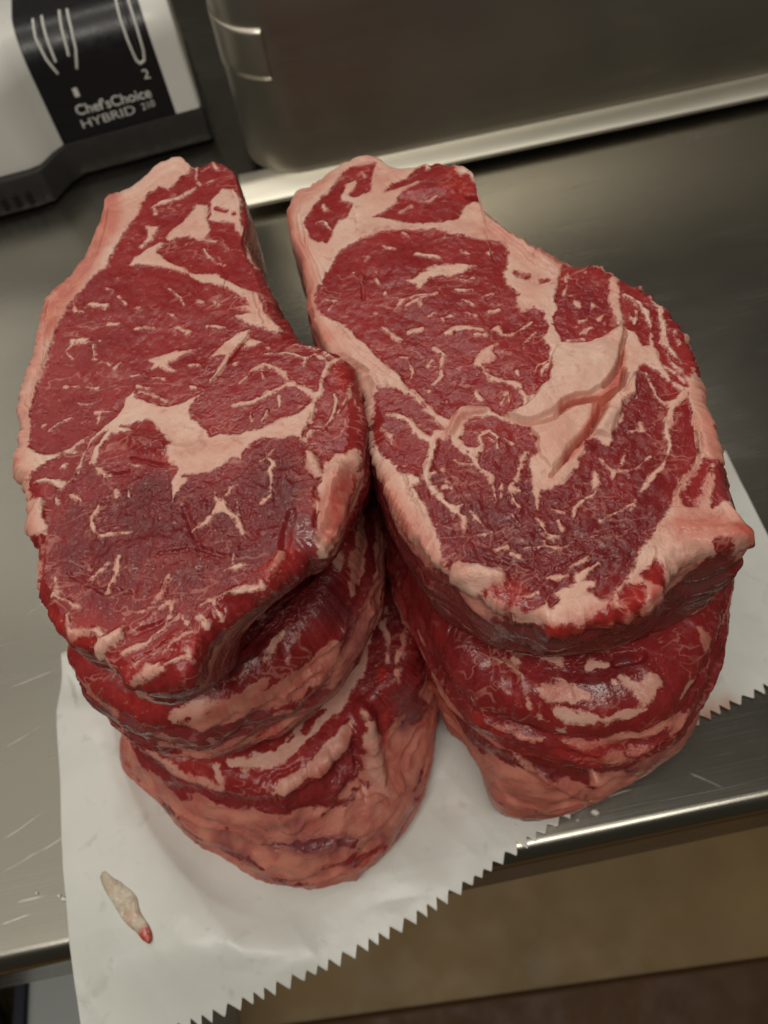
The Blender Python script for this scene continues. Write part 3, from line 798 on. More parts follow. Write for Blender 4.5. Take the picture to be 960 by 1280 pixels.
    for j, nm in enumerate(names):
        fq = quads[part == j]
        if len(fq) == 0: continue
        idx, inv = np.unique(fq, return_inverse=True)
        me = mesh_quads(nm, P[idx] - org, inv.reshape(-1, 4))
        a = me.attributes.new("fat", 'FLOAT', 'POINT'); a.data.foreach_set("value", FAT[idx].astype(np.float32))
        a = me.attributes.new("tint", 'FLOAT_COLOR', 'POINT'); a.data.foreach_set("color", np.clip(tint[idx], 0, 1).astype(np.float32).ravel())
        me.normals_split_custom_set_from_vertices(VN[idx].tolist())
        link(nm, me, M_FLESH, root)
    return root

def W2(pts, z): return np.array([on(x, y, z)[:2] for x, y in pts])

# ================================================================== the stack beside the sharpener
ZA = (0.0, 0.068, 0.137, 0.200)
A1rim = [(172, 222), (200, 198), (225, 194), (243, 208), (268, 199), (290, 210), (301, 235), (309, 270), (306, 300), (322, 325), (343, 365), (362, 405), (378, 425), (410, 435), (436, 448), (447, 475), (455, 520), (452, 560), (440, 600), (428, 640), (412, 680), (398, 690), (384, 690), (372, 704), (345, 727), (300, 757), (266, 786), (250, 812), (235, 842), (190, 856), (150, 851), (138, 836), (110, 812), (85, 802), (65, 782), (50, 760), (42, 730), (40, 690), (31, 650), (36, 620), (20, 590), (15, 560), (21, 530), (15, 497), (25, 465), (40, 430), (47, 400), (52, 370), (80, 340), (105, 310), (124, 270), (131, 242), (150, 233)]
cA = W2([(225, 520)], ZA[3])[0]
RA1 = polar(catmull(W2(A1rim, ZA[3])), cA)
A1 = [
 ('F', [(244, 207), (225, 220), (213, 238), (200, 232), (187, 240), (179, 255), (171, 270), (154, 292), (144, 309), (131, 330), (114, 344), (93, 373), (79, 392), (72, 417), (62, 450), (50, 473), (41, 486), (43, 498), (36, 513), (35, 544), (39, 562), (54, 573), (70, 573), (88, 567), (102, 556), (115, 547), (104, 560), (88, 571), (66, 579), (47, 590), (38, 602), (41, 612), (43, 623), (56, 627), (60, 640), (55, 671), (35, 672), (33, 684), (47, 692), (51, 717), (43, 747), (47, 763), (55, 780), (67, 801), (20, 820), (-15, 700), (-15, 480), (20, 330), (90, 220), (190, 175), (245, 185)]),
 ('l', [(36, 684), (45, 680), (50, 690)], 7), ('f', [(47, 686)], 5), ('l', [(46, 750), (52, 765), (58, 778)], 6),
 ('F', [(246, 257), (258, 259), (256, 278), (262, 290), (254, 300), (233, 297), (206, 303), (208, 292), (221, 284), (235, 270)]),
 ('F', [(277, 235), (292, 235), (305, 252), (302, 269), (307, 300), (300, 292), (290, 279), (259, 279), (263, 269), (263, 254), (267, 248)]),
 ('l', [(272, 262), (284, 266)], 9), ('l', [(294, 269)], 7),
 ('f', [(307, 296), (312, 320), (325, 333)], 4),
 ('f', [(255, 300), (270, 301), (282, 304), (287, 310)], 4), ('f', [(255, 312), (262, 322), (271, 329), (286, 335)], (6, 3, 1)),
 ('f', [(192, 258), (205, 253), (222, 251), (235, 244), (244, 237)], (6, 9, 8, 10, 5)), ('f', [(194, 258), (195, 268)], 4),
 ('f', [(246, 207), (244, 222), (250, 234)], 4), ('f', [(258, 230), (267, 223)], 5), ('f', [(264, 199), (271, 209)], 4),
 ('F', [(181, 284), (199, 283), (196, 290), (187, 300), (176, 311), (172, 308), (183, 296)]),
 ('F', [(158, 333), (183, 312), (200, 304), (215, 303), (203, 307), (197, 316), (212, 328), (232, 337), (240, 344), (255, 345), (275, 346), (290, 355), (306, 361), (320, 367), (331, 392), (345, 400), (363, 409), (354, 415), (335, 411), (316, 409), (295, 402), (293, 396), (314, 391), (293, 384), (310, 383), (304, 373), (285, 363), (254, 355), (240, 347), (205, 336), (185, 333)]),
 ('F', [(315, 412), (312, 423), (293, 444), (283, 459), (264, 482), (262, 478), (279, 457), (283, 448), (266, 448), (285, 430), (304, 417)]),
 ('F', [(314, 425), (337, 430), (316, 436), (304, 440)]),
 ('F', [(189, 450), (205, 444), (222, 438), (256, 436), (229, 446), (212, 455), (222, 467), (202, 459), (193, 463), (197, 455)]),
 ('F', [(214, 415), (225, 408), (237, 402), (231, 409), (243, 415), (238, 421), (230, 414)]),
]
for pts, w_ in [([(175, 415), (197, 415)], 5), ([(262, 409), (283, 412)], 5), ([(210, 365), (229, 375), (231, 382)], 4), ([(247, 378), (256, 378)], 4), ([(171, 391), (177, 393)], 4), ([(166, 473), (177, 471)], 4), ([(197, 477), (208, 480)], 5), ([(239, 487), (252, 489)], 5), ([(89, 382), (93, 394), (102, 395)], 5), ([(108, 386), (129, 389)], 6), ([(145, 377), (156, 386)], 5), ([(143, 350)], 6), ([(129, 365), (137, 369)], 4), ([(172, 390)], 5), ([(139, 409), (152, 409)], 5), ([(93, 431), (114, 429)], 8), ([(114, 431), (129, 430)], 3), ([(93, 434), (85, 442), (91, 450)], 3.5), ([(122, 436), (118, 454)], 4), ([(124, 460), (135, 463)], 3.5), ([(143, 467), (152, 459)], 5), ([(77, 484), (95, 486)], 3.5), ([(104, 487), (120, 487)], 2.5), ([(97, 507), (116, 504), (124, 498)], 4), ([(120, 515), (139, 513)], 5), ([(125, 520), (124, 530)], 3), ([(60, 544), (70, 537), (77, 533), (87, 528)], 3.5), ([(50, 538)], 5), ([(270, 378), (276, 382)], 3), ([(240, 460), (252, 458)], 4), ([(280, 425), (290, 424)], 2.5), ([(176, 488), (190, 492)], 3), ([(215, 395), (222, 398)], 2.5)]:
    A1.append(('f', pts, w_))
A1 += [
 ('F', [(93, 604), (100, 590), (104, 577), (112, 560), (122, 546), (139, 531), (156, 508), (160, 500), (172, 494), (180, 500), (191, 511), (212, 515), (229, 509), (252, 494), (250, 500), (237, 513), (237, 525), (259, 546), (261, 554), (273, 550), (300, 550), (305, 545), (323, 542), (344, 529), (369, 517), (382, 500), (386, 502), (384, 527), (388, 560), (373, 550), (352, 552), (325, 554), (315, 565), (305, 577), (294, 579), (277, 590), (259, 598), (248, 598), (232, 608), (223, 623), (213, 635), (211, 608), (219, 594), (209, 587), (207, 577), (213, 562), (205, 546), (196, 534), (187, 531), (154, 537), (168, 546), (152, 548), (141, 550), (133, 560), (127, 577), (120, 587), (137, 596), (135, 606), (128, 600), (120, 594), (116, 587), (120, 571), (127, 556), (137, 545), (127, 548), (118, 556), (110, 571), (104, 583), (100, 594), (95, 606)]),
 ('l', [(205, 510), (186, 504), (176, 500)], 7), ('f', [(178, 496), (196, 502), (214, 509)], 4), ('l', [(226, 604), (240, 602)], 4),
 ('F', [(45, 604), (64, 602), (75, 606), (91, 608), (81, 617), (70, 612), (60, 606), (47, 608)]),
 ('f', [(290, 513), (309, 510), (327, 502), (340, 492), (359, 482)], 6), ('f', [(359, 481), (355, 471), (336, 462), (330, 461), (317, 469), (311, 477), (298, 485)], (7, 5, 5, 4, 4, 2)),
 ('f', [(359, 481), (373, 485), (386, 492), (396, 490), (402, 477), (409, 467), (419, 456), (436, 448)], (7, 8, 9, 8, 7, 8, 9, 7)), ('f', [(388, 494), (384, 510), (386, 528)], 8),
 ('f', [(332, 447), (357, 445), (369, 448), (380, 452), (394, 446), (407, 452), (414, 458)], 4), ('f', [(371, 431), (382, 433), (394, 437), (407, 444), (424, 452)], 5),
 ('f', [(380, 452), (377, 462)], 3), ('f', [(328, 468), (330, 478)], 3), ('f', [(346, 498), (346, 512)], 3), ('f', [(325, 533), (330, 517)], 2.5), ('f', [(310, 522), (313, 530)], 2.5), ('f', [(296, 458)], 7), ('f', [(338, 438)], 5),
 ('f', [(419, 494), (421, 502), (417, 517), (414, 530)], 7), ('f', [(444, 479), (440, 494), (448, 500), (455, 512)], 4), ('f', [(409, 540), (394, 544), (388, 558)], 6), ('f', [(415, 525), (409, 538)], 3), ('f', [(436, 500), (425, 517)], 3),
 ('F', [(390, 571), (398, 571), (407, 583), (411, 596), (398, 598), (388, 585)]),
 ('F', [(452, 566), (444, 587), (435, 620), (430, 643), (428, 664), (411, 690), (398, 693), (396, 677), (404, 643), (398, 633), (398, 620), (408, 627), (400, 608), (407, 595), (413, 581), (425, 570)]),
 ('f', [(339, 571), (340, 577), (332, 583)], 4), ('f', [(348, 566), (340, 576)], 3), ('f', [(340, 577), (348, 585), (344, 592), (347, 600), (344, 617), (336, 627)], (4, 5, 4, 5, 4, 5)),
 ('f', [(269, 623), (271, 633)], 3), ('F', [(273, 635), (284, 629), (286, 644), (273, 648), (267, 646)]), ('f', [(284, 629), (290, 619), (300, 610)], 4), ('f', [(269, 646), (259, 660), (242, 669)], (6, 4, 3)),
 ('f', [(286, 646), (298, 650), (305, 660), (309, 677)], (5, 7, 6, 3)), ('f', [(300, 633), (300, 648)], 3.5),
 ('f', [(125, 635), (120, 650), (125, 667), (135, 673), (166, 671)], (4, 6, 7, 6, 2)), ('f', [(143, 619), (146, 626)], 5), ('f', [(160, 620), (161, 626)], 4), ('f', [(73, 623), (77, 635)], 4), ('f', [(91, 625), (102, 631)], 3.5), ('f', [(80, 588)], 9), ('f', [(93, 573)], 5), ('f', [(55, 590), (60, 589)], 3), ('f', [(162, 587), (175, 592)], 3),
 ('f', [(155, 701), (151, 722), (137, 742)], (4, 6, 3)), ('f', [(141, 711), (122, 724)], 4), ('f', [(72, 726), (78, 742), (70, 749)], 6), ('f', [(78, 747), (95, 755), (103, 759)], 4), ('f', [(87, 770), (87, 792), (114, 792), (124, 799)], (4, 6, 8, 4)), ('f', [(220, 728), (207, 745), (178, 767), (150, 772)], 2.5),
 ('F', [(101, 817), (116, 805), (149, 788), (149, 803), (128, 817), (110, 824)]),
 ('f', [(153, 797), (174, 782), (201, 761), (218, 753)], 3), ('f', [(149, 820), (178, 805), (201, 786), (212, 759)], (5, 5, 5, 2)), ('f', [(201, 786), (218, 774)], 4),
 ('f', [(282, 715), (296, 712), (311, 709)], (3, 6, 2)), ('f', [(292, 695), (292, 709)], 3), ('f', [(357, 699), (340, 720), (319, 734), (280, 749), (232, 767)], (9, 7, 6, 4, 2)),
 ('f', [(232, 780), (246, 774), (261, 782)], 4), ('f', [(273, 755), (280, 772)], 3), ('f', [(215, 724), (207, 742)], 3), ('f', [(145, 855), (155, 851), (182, 845), (197, 834)], 7), ('f', [(120, 830), (135, 835)], 6),
 ('f', [(160, 836), (185, 820), (215, 800)], 4), ('f', [(200, 816), (225, 796), (250, 790)], 3.5), ('f', [(170, 850), (200, 840), (230, 822)], 6), ('f', [(225, 775), (240, 792)], 3), ('f', [(180, 832), (192, 838)], 5), ('f', [(232, 812), (240, 825)], 5), ('f', [(250, 770), (262, 776)], 3),
 ('b', [(150, 846), (195, 838), (235, 820)], 14, 0.0018), ('c', [(165, 828), (200, 808), (240, 785)], 5, 0.0012), ('c', [(190, 845), (215, 822), (222, 800)], 4, 0.0010), ('b', [(215, 800), (240, 800)], 16, 0.0012),
 # colour of its own: darker cap muscle, redder trimmings
 ('t', [(120, 630), (170, 640), (230, 660), (300, 650), (345, 620), (360, 590)], 95, 1, 1.0), ('t', [(80, 700), (150, 720), (230, 710), (320, 690)], 90, 1, 0.85),
 ('t', [(200, 560), (175, 560)], 30, 1, 0.5), ('t', [(90, 620), (120, 610)], 40, 1, 0.45),
 ('t', [(55, 770), (90, 800), (110, 780)], 30, 2, 0.45), ('t', [(150, 845), (190, 825), (240, 800)], 40, 2, 0.2), ('t', [(70, 560), (50, 545)], 10, 2, 0.1),
 ('t', [(340, 715), (362, 696)], 14, 2, 0.6), ('t', [(440, 590), (425, 640), (415, 675)], 22, 2, 0.55), ('t', [(425, 465), (435, 480)], 18, 2, 0.7), ('t', [(195, 575), (205, 582)], 10, 2, 0.4), ('t', [(212, 590), (214, 598)], 8, 2, 0.5),
 ('t', [(380, 655), (388, 675)], 22, 3, 1.0), ('t', [(50, 440), (38, 500), (30, 560), (36, 640), (40, 730), (52, 780)], 24, 0, 0.5), ('t', [(110, 325), (85, 355), (65, 385), (60, 420)], 44, 0, 1.0), ('t', [(140, 240), (133, 280), (115, 315)], 34, 0, 1.0),
 ('t', [(205, 540), (240, 570), (300, 560)], 20, 0, 0.3), ('t', [(430, 600), (410, 660)], 26, 0, 0.8),
 # relief
 ('c', [(166, 578), (190, 588), (206, 588)], (3, 5, 4), 0.0014), ('c', [(315, 413), (304, 438), (283, 460), (264, 482)], 3, 0.0010), ('c', [(257, 260), (256, 277)], 3, 0.0012), ('c', [(100, 592), (94, 606)], 3, 0.001), ('c', [(233, 341), (237, 344)], 4, 0.001),
 ('c', [(135, 598), (158, 597)], 6, 0.0014), ('c', [(388, 500), (388, 560)], 4, 0.0005), ('c', [(398, 608), (402, 630), (398, 660)], 5, 0.0018), ('c', [(150, 800), (185, 785), (215, 770)], 6, 0.0009), ('c', [(205, 700), (250, 690), (300, 700)], 5, 0.0009),
 ('b', [(165, 556), (190, 560), (204, 566)], 30, 0.0030), ('b', [(217, 570), (230, 575), (250, 565)], 16, 0.0014), ('b', [(392, 575), (402, 590)], 14, 0.0016), ('b', [(115, 812), (145, 796)], 14, 0.0016), ('b', [(425, 590), (412, 650)], 18, 0.0018), ('b', [(357, 700), (330, 728), (280, 752)], 12, 0.0012), ('b', [(48, 650)], 26, 0.0012),
 ('c', [(90, 720), (130, 740), (170, 745)], 8, 0.0008), ('c', [(230, 640), (250, 690)], 8, 0.0007), ('b', [(150, 700), (220, 690)], 40, 0.0012), ('c', [(370, 640), (360, 690)], 14, 0.0012),
]
A1s = [('l', [(150, 868), (220, 876), (290, 826), (340, 780)], 34), ('t', [(150, 868), (220, 876), (290, 826), (340, 780)], 34, 1, 0.9), ('l', [(330, 285), (348, 340), (352, 380)], 40), ('t', [(330, 285), (348, 340), (352, 380)], 40, 3, 0.25), ('f', [(325, 325), (338, 350)], 3),
       ('f', [(440, 590), (425, 640), (412, 680)], 14), ('t', [(440, 590), (425, 640)], 16, 2, 0.5),
       ('f', [(130, 245), (112, 300), (90, 335), (55, 372), (48, 400), (22, 465), (14, 500), (16, 560)], 14), ('t', [(130, 245), (112, 300), (90, 335), (55, 372), (48, 395)], 18, 0, 0.85), ('t', [(45, 405), (22, 470), (14, 520), (16, 570), (30, 650), (40, 720), (50, 760)], 18, 0, 0.4)]
regA = [("eye_muscle", [(158, 336), (114, 346), (72, 417), (41, 486), (36, 544), (54, 573), (88, 567), (115, 546), (160, 498), (212, 514), (252, 494), (283, 459), (312, 415), (290, 395), (300, 367), (240, 347)]),
        ("inner_muscle", [(254, 494), (283, 462), (314, 424), (362, 412), (410, 436), (436, 449), (396, 490), (369, 517), (305, 546), (262, 553), (238, 525)]),
        ("cap_muscle", [(211, 606), (232, 608), (259, 599), (315, 566), (352, 553), (388, 562), (398, 610), (392, 660), (362, 690), (300, 740), (200, 770), (100, 780), (70, 740), (60, 640), (100, 610), (160, 598)]),
        ("fat_kernel", [(90, 606), (156, 505), (172, 492), (252, 492), (384, 500), (390, 562), (240, 606), (212, 640), (200, 560)])]
RA1b = (RA1 - 0.002) * (0.985 - 0.30 * np.exp(-((TH + 1.15) / 0.7) ** 2))
steak("ribeye_steak", "raw ribeye steak on top of the stack beside the knife sharpener", cA, RA1, RA1b, cA, ZA[3], ZA[2] + 0.003, A1, A1s, 'lean', 205, 40, 11, 0.0055, 0.003, 0.7, dome=0.0015, regions=regA, side_base='mix', side_tint=(0.6, 0.5, 0.1, 0.1))

# middle steak
c2 = cA + np.array([0.004, -0.006])
A2rim = [(74, 818), (85, 842), (108, 862), (131, 880), (160, 893), (217, 899), (250, 890), (283, 879), (317, 866), (345, 847), (375, 815), (405, 780), (428, 740), (444, 690), (452, 640), (448, 600)]
RA2 = smooth_r(polar_part(W2(A2rim, ZA[2]), c2, RA1 * 0.96, 0.3), 4)
A2s = [('f', [(292, 844), (317, 832), (333, 809), (354, 796)], (12, 16, 16, 10)), ('t', [(292, 844), (317, 832), (333, 809), (354, 796)], 16, 0, 0.0), ('l', [(300, 835), (312, 824)], 8), ('t', [(295, 838), (312, 824)], 10, 3, 0.9),
 ('l', [(240, 835), (290, 815), (340, 770), (380, 735)], 55), ('t', [(240, 835), (290, 810), (340, 770), (400, 730)], 60, 1, 1.0), ('f', [(318, 760), (326, 764)], 8),
 ('f', [(217, 896), (248, 886), (283, 875), (317, 863), (345, 845), (362, 822)], (10, 16, 15, 15, 13, 8)), ('t', [(217, 896), (248, 886), (283, 875), (317, 863)], 16, 0, 0.25), ('t', [(330, 855), (362, 822)], 16, 0, 0.6),
 ('f', [(242, 908), (304, 889), (360, 866), (400, 838), (430, 790)], 30), ('t', [(242, 908), (304, 889), (360, 866), (400, 838), (425, 800)], 34, 0, 0.95), ('t', [(360, 868), (400, 835), (425, 795)], 26, 2, 0.30),
 ('l', [(283, 864), (308, 858)], 6), ('l', [(335, 838), (350, 826)], 8), ('f', [(350, 850), (362, 820), (372, 795)], 4),
 ('l', [(400, 750), (420, 720), (440, 760), (430, 790)], 30), ('t', [(400, 740), (425, 760)], 40, 1, 0.9), ('t', [(410, 760), (435, 770)], 30, 3, 0.4),
 ('f', [(72, 812), (85, 842), (108, 862), (131, 887), (150, 905)], (8, 12, 16, 14, 8)), ('t', [(72, 812), (108, 862), (150, 905)], 20, 0, 0.65), ('l', [(81, 823), (106, 837)], 10), ('l', [(133, 879), (177, 873), (202, 892)], 15), ('f', [(143, 890), (162, 885)], 6), ('t', [(140, 878), (190, 882)], 20, 2, 0.5),
 ('f', [(160, 905), (200, 920), (243, 934)], 10), ('t', [(160, 908), (200, 922), (243, 934)], 16, 3, 0.8), ('l', [(200, 905), (250, 925), (310, 915)], 20), ('f', [(262, 925), (280, 935), (300, 932)], 4), ('f', [(150, 905), (180, 915)], 3),
 ('f', [(446, 625), (452, 660), (452, 700), (446, 730)], (10, 24, 26, 16)), ('t', [(446, 625), (452, 660), (452, 700), (446, 730)], 34, 0, 0.55), ('f', [(424, 680), (424, 710)], 7),
 ('c', [(205, 850), (250, 838), (300, 795), (350, 750), (385, 722)], 26, 0.007), ('b', [(300, 845), (340, 805)], 16, 0.002), ('b', [(225, 896), (283, 876), (340, 848)], 14, 0.002)]
steak("ribeye_steak", "raw ribeye steak in the middle of the stack beside the knife sharpener", c2, RA2, RA2 * 0.97, c2 + np.array([0.004, 0.0]), ZA[2], ZA[1] + 0.003, [], A2s, 'lean', 120, 60, 23, 0.012, 0.006, 1.3, side_base='mix', side_tint=(0.75, 0.6, 0.15, 0.1))

# bottom steak
c3 = cA + np.array([0.004, -0.022])
A3rim = [(150, 905), (170, 933), (193, 950), (235, 974), (276, 988), (320, 994), (354, 992), (394, 967), (430, 938), (455, 900), (482, 872), (508, 850), (527, 800), (537, 750), (534, 715)]
A3bot = [(160, 925), (185, 962), (215, 1000), (250, 1035), (300, 1080), (345, 1103), (390, 1111), (440, 1100), (490, 1065), (520, 1020), (536, 980), (546, 930), (548, 880)]
RA3 = smooth_r(polar_part(W2(A3rim, ZA[1]), c3, RA1 * 0.93, 0.35), 4)
RA3b = smooth_r(polar_part(W2(A3bot, 0.0), c3, RA1 * 0.88, 0.4), 6)
A3s = [('f', [(181, 940), (193, 949), (235, 972), (276, 986)], 9), ('t', [(181, 940), (235, 972), (290, 986)], 14, 0, 0.3), ('l', [(217, 946), (246, 957), (267, 966), (302, 963), (320, 972)], 14), ('f', [(268, 955), (274, 975)], 4),
 ('f', [(289, 952), (333, 952), (366, 937), (395, 912), (420, 880), (440, 845), (462, 780)], (6, 18, 18, 18, 20, 18, 8)), ('t', [(289, 952), (366, 937), (420, 870), (460, 790)], 24, 0, 0.0), ('l', [(340, 928), (372, 914), (405, 888)], 10), ('f', [(355, 922), (375, 905)], 3),
 ('l', [(352, 958), (383, 938), (411, 918), (437, 897), (455, 868), (472, 829), (478, 800)], 13), ('l', [(470, 800), (480, 840), (470, 870)], 26), ('t', [(480, 790), (478, 850)], 40, 1, 0.6), ('l', [(500, 760), (515, 780), (490, 830)], 26), ('t', [(500, 770), (510, 820)], 36, 1, 0.7),
 ('f', [(354, 984), (394, 962), (427, 932), (440, 905)], (18, 22, 22, 10)), ('t', [(354, 984), (394, 962), (435, 925)], 24, 0, 0.45), ('t', [(375, 985), (410, 960)], 10, 2, 0.5),
 ('f', [(483, 751), (479, 780), (485, 826)], 4), ('f', [(515, 763), (504, 793), (500, 822), (498, 857)], (4, 7, 6, 5)), ('t', [(515, 763), (498, 857)], 12, 0, 0.8), ('t', [(478, 840), (480, 890), (482, 930)], 14, 2, 0.9),
 ('f', [(450, 890), (458, 918), (468, 951), (478, 977), (470, 1001)], (12, 22, 28, 30, 18)), ('t', [(455, 900), (468, 951), (478, 985)], 26, 0, 0.15), ('b', [(452, 885), (458, 918), (468, 951), (480, 980)], 24, 0.006), ('b', [(499, 977), (488, 985)], 14, 0.005), ('t', [(499, 977)], 14, 0, 0.8),
 ('c', [(438, 905), (444, 935), (452, 965), (458, 1000)], 7, 0.003), ('t', [(505, 870), (520, 900), (530, 880)], 34, 3, 0.7), ('l', [(510, 870), (525, 890)], 30), ('f', [(515, 940), (520, 955)], 24), ('t', [(515, 945)], 30, 0, 0.9),
 ('l', [(350, 1003), (365, 1008)], 12), ('l', [(360, 1060), (394, 1058), (440, 1053)], (6, 12, 6)), ('t', [(335, 1058), (394, 1058), (455, 1050)], 26, 3, 0.75), ('t', [(340, 1058), (394, 1058), (448, 1052)], 26, 1, 1.0), ('l', [(410, 1086), (440, 1080), (481, 1062)], (6, 14, 10)), ('t', [(410, 1088), (481, 1062)], 14, 2, 0.4),
 ('f', [(405, 1075), (415, 1092)], 4), ('f', [(250, 1000), (300, 1040), (330, 1080), (380, 1100)], 26), ('t', [(200, 965), (250, 1015), (300, 1060), (350, 1095), (390, 1100)], 40, 0, 1.0), ('f', [(320, 1020), (400, 1030), (450, 1010)], 30), ('t', [(280, 1010), (350, 1030), (430, 1025)], 40, 0, 0.85),
 ('c', [(236, 980), (252, 1010)], 3, 0.0015), ('c', [(285, 1040), (310, 1068)], 3, 0.0015), ('c', [(320, 990), (300, 990), (345, 970), (380, 948)], 4, 0.002), ('c', [(345, 1055), (400, 1055), (455, 1048)], 10, 0.002), ('b', [(360, 990), (400, 965), (430, 935)], 18, 0.0025)]
steak("ribeye_steak", "bottom ribeye steak of the stack beside the sharpener, with a hanging fat flap", c3, RA3, RA3b, c3, ZA[1], 0.0016, [], A3s, 'lean', 120, 80, 31, 0.008, 0.006, 1.2, side_base='fat', side_tint=(0.9, 0.5, 0.1, 0.1))

# ================================================================== the other stack
ZB = (0.0, 0.066, 0.128, 0.190)
B1rim = [(358, 262), (366, 240), (385, 228), (410, 212), (428, 203), (445, 194), (465, 192), (485, 203), (505, 207), (530, 202), (550, 199), (576, 204), (592, 215), (598, 240), (604, 258), (640, 284), (690, 314), (720, 325), (745, 328), (775, 345), (815, 366), (850, 396), (868, 430), (880, 462), (885, 500), (900, 540), (905, 562), (911, 600), (916, 632), (932, 648), (936, 664), (918, 678), (893, 682), (862, 690), (838, 708), (826, 738), (808, 757), (790, 766), (760, 776), (720, 787), (690, 786), (665, 773), (630, 762), (600, 747), (572, 720), (552, 702), (530, 686), (510, 657), (495, 632), (480, 602), (465, 566), (458, 530), (455, 492), (440, 462), (417, 441), (400, 420), (386, 392), (380, 352), (375, 322), (362, 292)]
cB = W2([(645, 480)], ZB[3])[0]
RB1 = polar(catmull(W2(B1rim, ZB[3])), cB)
EYE = [(396, 367), (404, 340), (419, 322), (442, 307), (467, 299), (483, 292), (508, 287), (546, 288), (562, 292), (604, 299), (633, 305), (633, 322), (625, 347), (629, 357), (642, 367), (640, 377), (648, 392), (661, 384), (675, 394), (680, 409), (677, 427), (684, 436), (690, 450), (697, 465), (692, 478), (680, 488), (665, 497), (652, 507), (644, 517), (627, 521), (610, 513), (590, 513), (575, 520), (562, 530), (547, 523), (528, 511), (512, 494), (499, 473), (480, 457), (457, 434), (439, 417), (418, 402), (403, 392), (397, 378)]
LOW = [(807, 455), (823, 467), (834, 477), (855, 490), (866, 513), (870, 545), (871, 563), (865, 582), (857, 598), (848, 619), (838, 637), (827, 652), (818, 675), (802, 696), (791, 717), (781, 729), (770, 743), (768, 752), (745, 742), (749, 728), (724, 728), (703, 737), (680, 749), (668, 757), (650, 757), (626, 753), (630, 724), (624, 714), (609, 712), (588, 703), (565, 703), (559, 693), (547, 666), (536, 639), (526, 617), (517, 607), (530, 603), (530, 597), (502, 591), (494, 576), (477, 557), (467, 528), (471, 507), (472, 485), (484, 487), (509, 501), (523, 514), (536, 526), (552, 540), (575, 553), (590, 528), (619, 524), (631, 527), (658, 530), (665, 535), (671, 551), (671, 568), (660, 575), (662, 599), (666, 615), (673, 634), (679, 612), (704, 605), (723, 587), (731, 568), (733, 553), (745, 549), (758, 558), (761, 557), (773, 530), (775, 513), (792, 502), (792, 467)]
B1 = [
 ('L', [(423, 222), (437, 207), (471, 201), (467, 213), (462, 240), (442, 247), (435, 242), (446, 228), (442, 224), (429, 230), (427, 242), (427, 251), (440, 257), (435, 274), (427, 278), (419, 290), (406, 309), (387, 301), (387, 288), (379, 282), (392, 267), (402, 247), (417, 232)]),
 ('f', [(408, 260), (413, 266)], 5), ('f', [(398, 282), (408, 281), (415, 292)], 5), ('f', [(452, 212), (454, 220)], 4),
 ('L', [(481, 242), (492, 230), (512, 222), (521, 211), (537, 199), (560, 203), (577, 220), (587, 215), (600, 232), (602, 249), (583, 259), (581, 270), (571, 280), (546, 280), (521, 278), (467, 274), (479, 267), (496, 259), (500, 249), (521, 232), (496, 238)]),
 ('f', [(527, 253), (536, 254), (548, 245)], 5), ('f', [(502, 266), (516, 260)], 5), ('f', [(500, 245), (523, 230)], 6), ('f', [(566, 205), (577, 212), (582, 205)], 7), ('f', [(528, 205), (533, 212)], 6),
 ('L', EYE), ('L', LOW),
 ('L', [(707, 333), (722, 330), (740, 330), (763, 345), (763, 364), (761, 383), (763, 393), (772, 408), (755, 414), (749, 422), (722, 433), (703, 436), (695, 422), (687, 408), (692, 389), (692, 366), (699, 350)]),
 ('L', [(776, 350), (797, 356), (815, 368), (832, 379), (853, 400), (863, 427), (880, 454), (872, 462), (861, 452), (861, 483), (851, 481), (838, 475), (826, 445), (824, 435), (815, 410), (815, 431), (805, 431), (795, 418), (780, 412), (776, 393), (776, 373)]),
 ('L', [(875, 577), (888, 573), (884, 594), (877, 619), (865, 638), (852, 634), (865, 602)]), ('L', [(894, 573), (911, 577), (908, 602), (896, 627), (884, 636), (890, 598)]), ('L', [(890, 507), (902, 529), (900, 544), (894, 529)]),
 ('L', [(822, 702), (802, 719), (814, 729), (833, 725), (833, 710)]), ('L', [(783, 729), (812, 729), (810, 746), (797, 760), (772, 758)]), ('L', [(672, 774), (703, 774), (718, 778), (712, 792), (678, 790)]), ('L', [(735, 772), (766, 757), (790, 757), (766, 778), (740, 784)]), ('l', [(688, 752), (695, 748)], 9), ('l', [(745, 740), (760, 746)], 9), ('l', [(606, 738), (628, 742)], 9), ('l', [(632, 735), (636, 755)], 8),
 ('l', [(642, 348), (655, 350)], 9), ('l', [(672, 354), (682, 352)], 4), ('l', [(630, 367), (641, 368)], 7),
 ('F', [(506, 355), (521, 345), (542, 336), (571, 330), (592, 332), (579, 340), (556, 347), (535, 349), (521, 363), (516, 356)]),
 ('F', [(590, 459), (596, 448), (602, 440), (617, 432), (627, 430), (619, 440), (623, 448), (613, 457), (602, 459), (607, 473), (623, 482), (636, 482), (648, 486), (655, 496), (668, 502), (657, 505), (644, 492), (627, 486), (611, 482), (600, 469)]), ('l', [(608, 464), (612, 466)], 7),
 ('F', [(538, 543), (560, 540), (568, 528), (580, 517), (595, 514), (612, 515), (618, 521), (605, 527), (588, 530), (581, 540), (576, 553), (582, 564), (592, 568), (603, 563), (600, 572), (592, 580), (585, 577), (572, 562), (562, 553), (548, 553), (538, 556), (532, 553)]),
 ('F', [(565, 705), (588, 703), (609, 714), (630, 722), (630, 730), (605, 734), (592, 732), (574, 724)]),
 ('F', [(674, 668), (693, 670), (685, 680)]), ('F', [(744, 587), (752, 601), (744, 614), (741, 601)]), ('F', [(750, 574), (765, 585), (776, 591), (765, 598), (761, 588)]),
]
